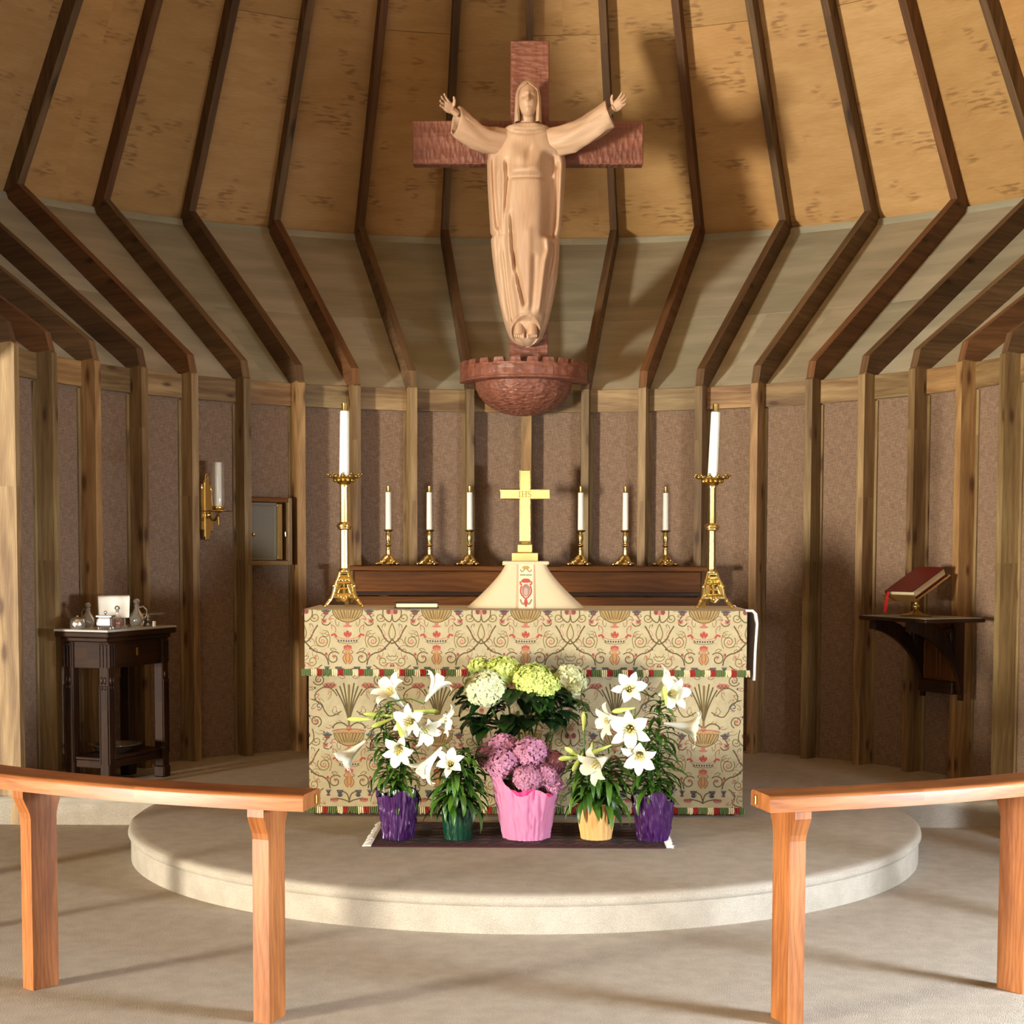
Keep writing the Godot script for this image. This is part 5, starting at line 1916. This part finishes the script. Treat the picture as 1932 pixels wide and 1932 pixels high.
# crinkled paper or foil round a pot: radii at foot and lip
func pot_wrap(r0: float, r1: float, h: float, pleats: int, depth: float, crinkle: float, lip: Callable, sd: int) -> MB:
	var nz := noise(1.0, sd, 3)
	var m := MB.new()
	var nc := 144
	for side in 2:
		var rows := []
		for r in 19:
			var f := r / 18.0
			var row := PackedVector3Array()
			for c in nc:
				var a := TAU * c / nc
				var hh: float = h * (1.0 + lip.call(a))
				var y := hh * f
				var q := y / h
				var rad := lerpf(r0, r1, minf(q, 1.0)) + maxf(0.0, q - 1.0) * 0.10 * h
				var pl := absf(fposmod(a * pleats / TAU + 0.15 * sin(q * 3.0), 1.0) - 0.5) * 2.0
				rad += depth * (pl - 0.5) * (0.35 + 0.65 * f)
				rad += crinkle * nz.get_noise_3d(sin(a) * 6.0, q * 1.2, cos(a) * 6.0)
				rad += crinkle * 0.5 * nz.get_noise_3d(sin(a) * 15.0, q * 5.0, cos(a) * 15.0)
				rad -= 0.0025 * side
				row.append(Vector3(sin(a) * rad, y, cos(a) * rad))
			rows.append(row)
		rows.reverse()
		m.grid(rows, true)
	m.lathe([[0.0, 0.001], [r0 * 0.98, 0.001]], 32)
	return m

func strap_leaves(o: Node3D, stem: Array, n: int, f0: float, f1: float, lmin: float, lmax: float, droop := 0.0) -> void:
	# whorls of strap leaves along a polyline stem given in the plant's own space
	var cu := Curve3D.new()
	for p in stem:
		cu.add_point(p)
	var len_ := cu.get_baked_length()
	for k in n:
		var f := lerpf(f0, f1, (k + rng.randf()) / n)
		var p := cu.sample_baked(f * len_)
		var a := k * 2.39996 + jag(0.3)
		var l := rng.randf_range(lmin, lmax) * (1.15 - 0.45 * f)
		var b := Basis(Vector3.UP, a) * Basis(Vector3.RIGHT, jag(0.25) + droop * (1.0 - f))
		part("leaf", lily_leaves[rng.randi() % lily_leaves.size()], mats.leaf[rng.randi() % 3], o, Transform3D(b.scaled_local(Vector3.ONE * (l / 0.12)), p))

func stem_tube(o: Node3D, stem: Array, r := 0.006) -> void:
	var m := MB.new()
	var rr := []
	for k in stem.size():
		rr.append(lerpf(r, r * 0.6, k / float(stem.size() - 1)))
	m.tube(stem, rr, 8)
	part("stem", m, mats.stalk, o)

func soil(o: Node3D, r: float, y: float) -> void:
	var m := MB.new()
	m.lathe([[0.0, y + 0.006], [r * 0.6, y + 0.004], [r, y]], 24)
	part("soil", m, mats.earth, o)

func hydrangea_head(r: float, flat: float, n: int, fl: float, sd: int) -> MB:
	var q := RandomNumberGenerator.new()
	q.seed = sd
	# one floret: four cupped petals
	var one := MB.new()
	for k in 4:
		var rows := []
		for i_ in 4:
			var f := i_ / 3.0
			var w: float = [0.12, 0.50, 0.52, 0.16][i_]
			rows.append(PackedVector3Array([Vector3(-w * 0.5, 0.10 * f + 0.05, f * 0.62), Vector3(0, 0.16 * f * (1.2 - f), f * 0.66), Vector3(w * 0.5, 0.10 * f + 0.05, f * 0.62)]))
		var pt := MB.new()
		pt.grid(rows)
		one.add(pt, Transform3D(Basis(Vector3.UP, TAU * k / 4.0), Vector3.ZERO))
	one.ball(Vector3(0, 0.06, 0), Vector3(0.08, 0.07, 0.08), 6, 3)
	var m := MB.new()
	for k in n:
		var y := 1.0 - 1.72 * (k + 0.5) / n
		var rr := sqrt(maxf(0.0, 1.0 - y * y))
		var a := k * 2.39996
		var d := Vector3(cos(a) * rr, y, sin(a) * rr)
		var lump := 1.0 + 0.05 * sin(d.x * 7.0 + sd) * sin(d.z * 6.0) + q.randf_range(-0.05, 0.04)
		var p := Vector3(d.x * r, d.y * r * flat, d.z * r) * lump
		var dd := (d + Vector3(q.randf_range(-0.35, 0.35), q.randf_range(-0.1, 0.4), q.randf_range(-0.35, 0.35))).normalized()
		var ref := Vector3.UP if absf(dd.y) < 0.9 else Vector3.RIGHT
		var x := dd.cross(ref).normalized()
		var b := Basis(x, dd, x.cross(dd)) * Basis(Vector3.UP, q.randf() * TAU)
		m.add(one, Transform3D(b.scaled_local(Vector3.ONE * fl * q.randf_range(0.85, 1.12)), p))
	m.ball(Vector3.ZERO, Vector3(r, r * flat, r) * 0.86, 14, 9)
	return m

func flowers() -> void:
	# materials
	var lw := mat("lily", Color(0.93, 0.93, 0.86), 0.55)
	lw.backlight_enabled = true
	lw.backlight = Color(0.30, 0.30, 0.22)
	mat("pollen", Color(0.80, 0.72, 0.36), 0.8)
	var bd := mat("bud", Color(0.72, 0.78, 0.40), 0.5)
	mat("stalk", Color(0.30, 0.43, 0.12), 0.55)
	var lf := mat("leaf_base", Color(0.14, 0.26, 0.06), 0.42)
	lf.backlight_enabled = true
	lf.backlight = Color(0.05, 0.10, 0.01)
	variants("leaf", lf, [Color(0.20, 0.36, 0.09), Color(0.14, 0.27, 0.07), Color(0.30, 0.45, 0.14)])
	variants("broad_leaf", lf, [Color(0.09, 0.22, 0.065), Color(0.07, 0.17, 0.06), Color(0.15, 0.29, 0.08)])
	mat("earth", Color(0.10, 0.07, 0.05), 0.95)
	petal_in = petal_mesh(true)
	petal_out = petal_mesh(false)
	lily_leaves = [leaf_mesh(0.12, 0.021, 1.3, 0.2), leaf_mesh(0.12, 0.019, 1.9, -0.3), leaf_mesh(0.12, 0.024, 0.8, 0.1), leaf_mesh(0.12, 0.020, 2.2, 0.0)]
	var sm := MB.new()
	for k in 6:
		var a := TAU * k / 6.0 + 0.3
		var d := Vector3(sin(a), 0, cos(a))
		sm.tube([d * 0.002 + Vector3(0, 0.02, 0), d * 0.007 + Vector3(0, 0.08, 0), d * 0.013 + Vector3(0, 0.112, 0)], 0.0012, 4)
		sm.ball(d * 0.013 + Vector3(0, 0.114, 0), Vector3(0.0035, 0.003, 0.0035), 6, 4)
	sm.tube([Vector3(0, 0.02, 0), Vector3(0.001, 0.122, 0)], [0.0015, 0.003], 5)
	stamen = sm.mesh()
	var pf := mat("purple_foil", Color(0.25, 0.02, 0.33), 0.24, 0.25)
	pf.clearcoat_enabled = true
	pf.clearcoat = 0.6
	mat("foil_lining", Color(0.72, 0.72, 0.70), 0.22, 0.8)
	mat("green_paper", Color(0.03, 0.21, 0.135), 0.32)
	mat("pink_paper", Color(0.88, 0.16, 0.44), 0.6)
	mat("cream_paper", Color(0.86, 0.66, 0.40), 0.65)
	var veilp := mat("clear_sleeve", Color(0.90, 0.62, 0.78, 0.45), 0.3)
	veilp.transparency = BaseMaterial3D.TRANSPARENCY_ALPHA

	# rug
	var rn := noise(0.09, 301, 2, FastNoiseLite.TYPE_CELLULAR)
	var rimg := image_of(340, 160, func(x: int, y: int) -> Color:
		var e := mini(mini(x, 339 - x), mini(y, 159 - y))
		if e < 5:
			return Color(0.20, 0.035, 0.05)
		if e < 20:
			var t := (x / 5 + y / 5) % 3
			return Color(0.30, 0.22, 0.19) if t == 0 else (Color(0.10, 0.035, 0.05) if t == 1 else Color(0.23, 0.06, 0.07))
		var m := absf(sin(x * 0.11) * cos(y * 0.16)) + 0.5 * absf(rn.get_noise_2d(x, y))
		if m > 0.95:
			return Color(0.32, 0.23, 0.20)
		return Color(0.17, 0.04, 0.055) if m > 0.45 else Color(0.08, 0.03, 0.045))
	var rug := thing("rug", "small dark red oriental rug with white fringes under the row of flower pots", "rug", Vector3(-0.026, HD, 0.70), -0.012)
	var rm := MB.new()
	rm.box(Vector3(1.33, 0.008, 0.62), Vector3(0, 0.004, 0), 0.002)
	for k in rm.t.size():
		rm.t[k] = Vector2(rm.v[k].x / 1.33 + 0.5, rm.v[k].z / 0.62 + 0.5)
	part("pile", rm, textured("rug_pile", rimg, Vector2(1, 1), 0.95), rug)
	for s in [-1.0, 1.0]:
		var fr := MB.new()
		for k in 52:
			var z := -0.305 + k * 0.0119
			fr.tube([Vector3(s * 0.664, 0.005, z), Vector3(s * 0.684, 0.006, z + jag(0.004)), Vector3(s * (0.70 + jag(0.006)), 0.003, z + jag(0.006))], [0.004, 0.0045, 0.003], 5)
		var fp := part("fringe", fr, mats.linen, rug)
		fp.set_meta("kind", "stuff")

	lily_left()
	lily_right()
	lily_green()
	lily_cream()
	hydrangea_pink()
	hydrangea_white()

func lining(o: Node3D, r: float, y: float, lip: Callable, sd: int) -> void:
	part("foil_lining", pot_wrap(r * 0.55, r * 0.93, y, 13, 0.006, 0.008, lip, sd), mats.foil_lining, o)

func lily_left() -> void:
	var b := Vector3(-0.585, HD + 0.009, 0.815)
	var o := thing("potted_lily", "tall white lily in crumpled purple foil at the left end of the row", "potted plant", b, 0.0, "lilies in front of the altar")
	part("foil_wrap", pot_wrap(0.070, 0.096, 0.195, 11, 0.007, 0.014, func(a: float) -> float: return 0.07 * sin(a * 3.0 + 0.6) + 0.05 * sin(a * 7.0) + 0.10 * maxf(0.0, cos(a + 0.6)), 41), mats.purple_foil, o)
	lining(o, 0.086, 0.20, func(a: float) -> float: return 0.10 * sin(a * 4.0) + 0.12 * maxf(0.0, sin(a)), 43)
	soil(o, 0.085, 0.165)
	var s1 := [Vector3(0.0, 0.15, 0.0), Vector3(0.01, 0.33, 0.02), Vector3(0.02, 0.45, 0.05), Vector3(0.02, 0.56, 0.06)]
	var s2 := [Vector3(-0.03, 0.15, -0.02), Vector3(-0.05, 0.35, -0.02), Vector3(-0.06, 0.52, 0.0), Vector3(-0.045, 0.63, -0.01)]
	for s in [s1, s2]:
		stem_tube(o, s)
		strap_leaves(o, s, 78, 0.15, 0.95, 0.10, 0.155, 0.35)
	var t1 := b + Vector3(0.02, 0.56, 0.06)
	var t2 := b + Vector3(-0.045, 0.63, -0.01)
	lily(o, b, Vector3(-0.628, 0.855, 0.80), Vector3(-0.45, 0.65, 0.55), t2, 1.15)
	lily(o, b, Vector3(-0.528, 0.723, 0.98), Vector3(-0.30, 0.10, 1.0), t1, 1.0)
	lily(o, b, Vector3(-0.445, 0.680, 0.955), Vector3(0.62, -0.45, 0.65), t1, 1.1)
	lily(o, b, Vector3(-0.365, 0.718, 0.880), Vector3(1.0, -0.16, 0.22), t1, 1.1)
	lily(o, b, Vector3(-0.569, 0.591, 1.000), Vector3(-0.15, -0.30, 1.0), t1 + Vector3(0, -0.04, 0), 1.0)
	lily(o, b, Vector3(-0.837, 0.533, 0.820), Vector3(-0.75, -0.62, 0.15), t2 + Vector3(0, -0.04, 0), 1.15)
	lily(o, b, Vector3(-0.408, 0.882, 0.700), Vector3(0.5, 0.8, -0.35), t2 + Vector3(0.02, 0.0, 0), 1.0)
	bud(o, b, Vector3(-0.811, 0.726, 0.900), Vector3(-1, 0.02, 0.2), t2, 0.12)
	bud(o, b, Vector3(-0.743, 0.745, 0.850), Vector3(-1, 0.08, 0.1), t2, 0.15)
	bud(o, b, Vector3(-0.700, 0.690, 0.90), Vector3(-0.9, -0.35, 0.3), t2, 0.11)
	bud(o, b, Vector3(-0.395, 0.758, 0.850), Vector3(1, 0.0, 0.15), t1, 0.12)
	bud(o, b, Vector3(-0.545, 0.650, 1.03), Vector3(0.35, -0.75, 0.55), t1, 0.10)

func lily_right() -> void:
	var b := Vector3(0.590, HD + 0.009, 0.835)
	var o := thing("potted_lily", "tall white lily in purple foil with silvery lining at the right end of the row", "potted plant", b, 0.0, "lilies in front of the altar")
	part("foil_wrap", pot_wrap(0.068, 0.098, 0.185, 12, 0.009, 0.012, func(a: float) -> float: return 0.05 * sin(a * 3.0 + 2.0) + 0.05 * sin(a * 6.0) + 0.22 * maxf(0.0, cos(a - 0.1)) ** 3.0, 51), mats.purple_foil, o)
	lining(o, 0.098, 0.205, func(a: float) -> float: return 0.08 * sin(a * 5.0) + 0.16 * maxf(0.0, sin(a)) + 0.08 * maxf(0.0, -sin(a)) - 0.15 * maxf(0.0, cos(a)), 53)
	soil(o, 0.085, 0.165)
	var s1 := [Vector3(0.0, 0.15, 0.0), Vector3(-0.03, 0.33, 0.05), Vector3(-0.06, 0.45, 0.07), Vector3(-0.09, 0.56, 0.06)]
	var s2 := [Vector3(0.02, 0.15, -0.02), Vector3(0.03, 0.36, -0.03), Vector3(0.03, 0.52, -0.05), Vector3(0.035, 0.65, -0.07)]
	for s in [s1, s2]:
		stem_tube(o, s)
		strap_leaves(o, s, 92, 0.14, 0.96, 0.10, 0.165, 0.3)
	var t1 := b + Vector3(-0.09, 0.56, 0.06)
	var t2 := b + Vector3(0.035, 0.65, -0.07)
	lily(o, b, Vector3(0.481, 0.864, 0.800), Vector3(0.0, 0.25, 1.0), t2 + Vector3(-0.03, 0, 0), 1.0)
	lily(o, b, Vector3(0.688, 0.838, 0.780), Vector3(0.30, 0.10, 1.0), t2, 1.0)
	lily(o, b, Vector3(0.672, 0.905, 0.720), Vector3(0.65, 0.70, 0.1), t2, 1.0)
	lily(o, b, Vector3(0.365, 0.724, 0.920), Vector3(-0.9, -0.05, 0.45), t1, 1.05)
	lily(o, b, Vector3(0.464, 0.696, 1.050), Vector3(-0.12, -0.02, 1.0), t1, 1.2)
	lily(o, b, Vector3(0.507, 0.574, 1.060), Vector3(-0.15, -0.35, 1.0), t1 + Vector3(0.02, -0.05, 0.0), 1.1)
	lily(o, b, Vector3(0.772, 0.683, 0.840), Vector3(1.0, -0.15, 0.15), t2 + Vector3(0, -0.05, 0), 1.2)
	bud(o, b, Vector3(0.390, 0.769, 0.950), Vector3(-1.0, -0.15, 0.2), t1, 0.11)
	bud(o, b, Vector3(0.636, 0.880, 0.84), Vector3(-0.12, 1.0, 0.25), t2 + Vector3(0, -0.02, 0), 0.10)
	bud(o, b, Vector3(0.43, 0.70, 0.98), Vector3(-0.3, 0.8, 0.4), t1 + Vector3(0, -0.03, 0), 0.09)

func lily_green() -> void:
	var b := Vector3(-0.310, HD + 0.009, 0.825)
	var o := thing("potted_lily", "low white lily in shiny dark green paper left of the pink pot", "potted plant", b, 0.0, "lilies in front of the altar")
	part("paper_wrap", pot_wrap(0.060, 0.076, 0.150, 16, 0.007, 0.004, func(a: float) -> float: return 0.02 * sin(a * 8.0), 61), mats.green_paper, o)
	soil(o, 0.068, 0.13)
	var s1 := [Vector3(0.0, 0.12, 0.0), Vector3(0.0, 0.22, 0.01), Vector3(-0.01, 0.32, 0.03), Vector3(-0.02, 0.39, 0.05)]
	var s2 := [Vector3(0.01, 0.12, -0.02), Vector3(0.03, 0.24, -0.03), Vector3(0.05, 0.34, -0.03), Vector3(0.05, 0.41, -0.02)]
	for s in [s1, s2]:
		stem_tube(o, s)
		strap_leaves(o, s, 76, 0.14, 0.98, 0.12, 0.20, 0.5)
	var t1 := b + Vector3(-0.02, 0.39, 0.05)
	lily(o, b, Vector3(-0.462, 0.505, 1.000), Vector3(-0.62, -0.75, 0.25), t1, 1.2)
	lily(o, b, Vector3(-0.339, 0.541, 0.980), Vector3(-0.05, 0.45, 0.95), t1, 0.9)

func lily_cream() -> void:
	var b := Vector3(0.330, HD + 0.009, 0.805)
	var o := thing("potted_lily", "low white lily with many buds in pleated cream paper", "potted plant", b, 0.0, "lilies in front of the altar")
	part("paper_wrap", pot_wrap(0.070, 0.092, 0.165, 18, 0.009, 0.003, func(a: float) -> float: return 0.03 * sin(a * 5.0) + 0.20 * maxf(0.0, sin(a)) ** 6.0, 71), mats.cream_paper, o)
	soil(o, 0.078, 0.14)
	var s1 := [Vector3(-0.01, 0.12, 0.0), Vector3(-0.04, 0.24, 0.02), Vector3(-0.05, 0.34, 0.03), Vector3(-0.06, 0.42, 0.04)]
	var s2 := [Vector3(0.02, 0.12, -0.01), Vector3(0.05, 0.24, 0.0), Vector3(0.06, 0.34, 0.03), Vector3(0.05, 0.43, 0.06)]
	for s in [s1, s2]:
		stem_tube(o, s)
		strap_leaves(o, s, 66, 0.15, 0.82, 0.13, 0.21, 0.6)
	var t1 := b + Vector3(-0.06, 0.42, 0.04)
	var t2 := b + Vector3(0.05, 0.43, 0.06)
	lily(o, b, Vector3(0.308, 0.535, 1.020), Vector3(-0.75, -0.35, 0.75), t2, 1.2)
	stem_tube(o, [Vector3(-0.06, 0.42, 0.04), Vector3(-0.058, 0.50, 0.04), Vector3(-0.06, 0.54, 0.045)], 0.004)
	strap_leaves(o, [Vector3(-0.06, 0.50, 0.04), Vector3(-0.058, 0.56, 0.04), Vector3(-0.06, 0.63, 0.03)], 12, 0.6, 1.0, 0.05, 0.09)
	stem_tube(o, [Vector3(-0.06, 0.54, 0.045), Vector3(-0.06, 0.60, 0.03), Vector3(-0.055, 0.64, 0.02)], 0.003)
	bud(o, b, Vector3(0.150, 0.547, 0.900), Vector3(-1, -0.05, 0.3), t1, 0.10)
	bud(o, b, Vector3(0.180, 0.598, 0.880), Vector3(-0.8, 0.5, 0.2), t1, 0.10)
	bud(o, b, Vector3(0.215, 0.490, 0.900), Vector3(-0.5, -0.8, 0.3), t1, 0.10)
	bud(o, b, Vector3(0.275, 0.570, 0.950), Vector3(-0.95, -0.35, 0.3), t2, 0.13)
	bud(o, b, Vector3(0.269, 0.760, 0.850), Vector3(0.02, 1.0, 0.0), t1 + Vector3(0, 0.12, 0), 0.09)
	bud(o, b, Vector3(0.285, 0.545, 0.96), Vector3(-0.2, -0.9, 0.3), t2, 0.09)

func broad(o: Node3D, p: Vector3, a: float, pitch: float, s: float, m: int) -> void:
	var b := Basis(Vector3.UP, a) * Basis(Vector3.RIGHT, pitch)
	part("leaf", broad_leaf, mats.broad_leaf[m], o, Transform3D(b.scaled_local(Vector3.ONE * s), p))

var broad_leaf: ArrayMesh

func hydrangea_pink() -> void:
	broad_leaf = ovate_mesh(0.11, 0.088)
	var b := Vector3(0.005, HD + 0.009, 0.790)
	var o := thing("potted_hydrangea", "pink flowering hydrangea in a bright pink pleated paper pot in the middle of the row", "potted plant", b, 0.0, "hydrangeas in front of the altar")
	part("paper_wrap", pot_wrap(0.092, 0.138, 0.215, 24, 0.010, 0.003, func(a: float) -> float: return 0.05 * sin(a * 4.0 + 1.0) + 0.04 * sin(a * 9.0) + 0.42 * maxf(0.0, sin(-a - 0.1)) ** 3.0 + 0.10 * maxf(0.0, cos(a + 0.3)), 81), mats.pink_paper, o)
	part("inner_sleeve", pot_wrap(0.105, 0.150, 0.235, 9, 0.012, 0.010, func(a: float) -> float: return 0.10 * sin(a * 5.0) + 0.30 * maxf(0.0, -sin(a)) + 0.30 * maxf(0.0, -cos(a)) - 0.08 * maxf(0.0, cos(a)), 83), mats.clear_sleeve, o)
	soil(o, 0.12, 0.18)
	var pk := mat("pink_floret", Color(0.70, 0.47, 0.58), 0.7)
	pk.backlight_enabled = true
	pk.backlight = Color(0.16, 0.07, 0.10)
	var hs := [[-0.101, 0.574, 0.70, 0.072], [-0.108, 0.516, 0.82, 0.078], [0.023, 0.563, 0.80, 0.078], [0.122, 0.506, 0.74, 0.066], [0.010, 0.461, 0.90, 0.062], [0.090, 0.466, 0.87, 0.055], [0.126, 0.425, 0.85, 0.042], [-0.163, 0.534, 0.68, 0.066]]
	var k := 0
	for h in hs:
		var c := Vector3(h[0], h[1], h[2]) - b
		var st := MB.new()
		st.tube([Vector3(c.x * 0.25, 0.17, c.z * 0.3), c * Vector3(0.7, 0.75, 0.7) + Vector3(0, 0.02, 0), c], 0.004, 6)
		part("stem", st, mats.stalk, o)
		var hd := part("flower_head", hydrangea_head(h[3], 0.82, 105, 0.026, 91 + k), pk, o, Transform3D(Basis(Vector3.RIGHT, 0.35), c))
		hd.set_meta("kind", "stuff")
		k += 1
	for i_ in 26:
		var a := i_ * 2.39996
		var rr := 0.05 + 0.05 * rng.randf()
		broad(o, Vector3(sin(a) * rr * 0.7, 0.25 + 0.07 * rng.randf(), cos(a) * rr * 0.7), a, -0.25 + jag(0.25), rng.randf_range(0.6, 0.9), rng.randi() % 2)

func hydrangea_white() -> void:
	var b := Vector3(0.0, HD + 0.009, 0.46)
	var o := thing("potted_hydrangea", "white flowering hydrangea standing high behind the pink one, close to the brocade", "potted plant", b, 0.0, "hydrangeas in front of the altar")
	var pot := MB.new()
	pot.lathe([[0.0, 0.0], [0.075, 0.0], [0.075, 0.0], [0.100, 0.15], [0.108, 0.15], [0.110, 0.18], [0.100, 0.18], [0.096, 0.15], [0.0, 0.15]], 32)
	part("pot", pot, mat("terracotta", Color(0.45, 0.22, 0.13), 0.85), o)
	soil(o, 0.096, 0.152)
	var wf := mat("white_floret", Color(0.86, 0.88, 0.70), 0.7)
	wf.backlight_enabled = true
	wf.backlight = Color(0.25, 0.27, 0.14)
	var wf2 := mat("green_white_floret", Color(0.78, 0.83, 0.46), 0.7)
	wf2.backlight_enabled = true
	wf2.backlight = Color(0.22, 0.26, 0.10)
	var hs := [[-0.190, 0.838, 0.56, 0.092, 0.86, 0], [-0.105, 0.915, 0.46, 0.082, 0.72, 1], [0.040, 0.880, 0.53, 0.092, 0.66, 1], [0.090, 0.862, 0.56, 0.070, 0.62, 1], [0.215, 0.868, 0.47, 0.075, 0.90, 0], [-0.215, 0.930, 0.42, 0.050, 0.7, 1]]
	var k := 0
	for h in hs:
		var c := Vector3(h[0], h[1], h[2]) - b
		var st := MB.new()
		st.tube([Vector3(c.x * 0.2, 0.14, 0.0), Vector3(c.x * 0.45, 0.40, 0.01), c * Vector3(0.85, 0.86, 0.9), c], 0.005, 6)
		part("stem", st, mats.stalk, o)
		var hd := part("flower_head", hydrangea_head(h[3], h[4], 130 if h[3] > 0.06 else 60, 0.034, 111 + k), wf if h[5] == 0 else wf2, o, Transform3D(Basis(Vector3.RIGHT, 0.3) * Basis(Vector3.BACK, -0.25 if h[0] > 0.1 else 0.0), c))
		hd.set_meta("kind", "stuff")
		k += 1
	# broad dark leaves in a wide tuft under the heads
	for i_ in 150:
		var a := rng.randf() * TAU
		var rr := sqrt(rng.randf())
		var x := sin(a) * rr * 0.25 - 0.02
		var lowest := 0.44 if x < 0.02 else 0.50
		var y := rng.randf_range(lowest, 0.68)
		var z := cos(a) * rr * 0.09 + 0.03
		broad(o, Vector3(x, y, z), atan2(x + jag(0.12), z + 0.02 + jag(0.06)), jag(0.7) + 0.25, rng.randf_range(0.6, 1.1), rng.randi() % 3)
	for i_ in 7:
		var x := rng.randf_range(-0.12, 0.20)
		var tw := MB.new()
		tw.tube([Vector3(x * 0.25, 0.14, 0), Vector3(x * 0.7, 0.36, 0.03), Vector3(x, 0.56, 0.06)], 0.0035, 6)
		part("twig", tw, mats.stalk, o)
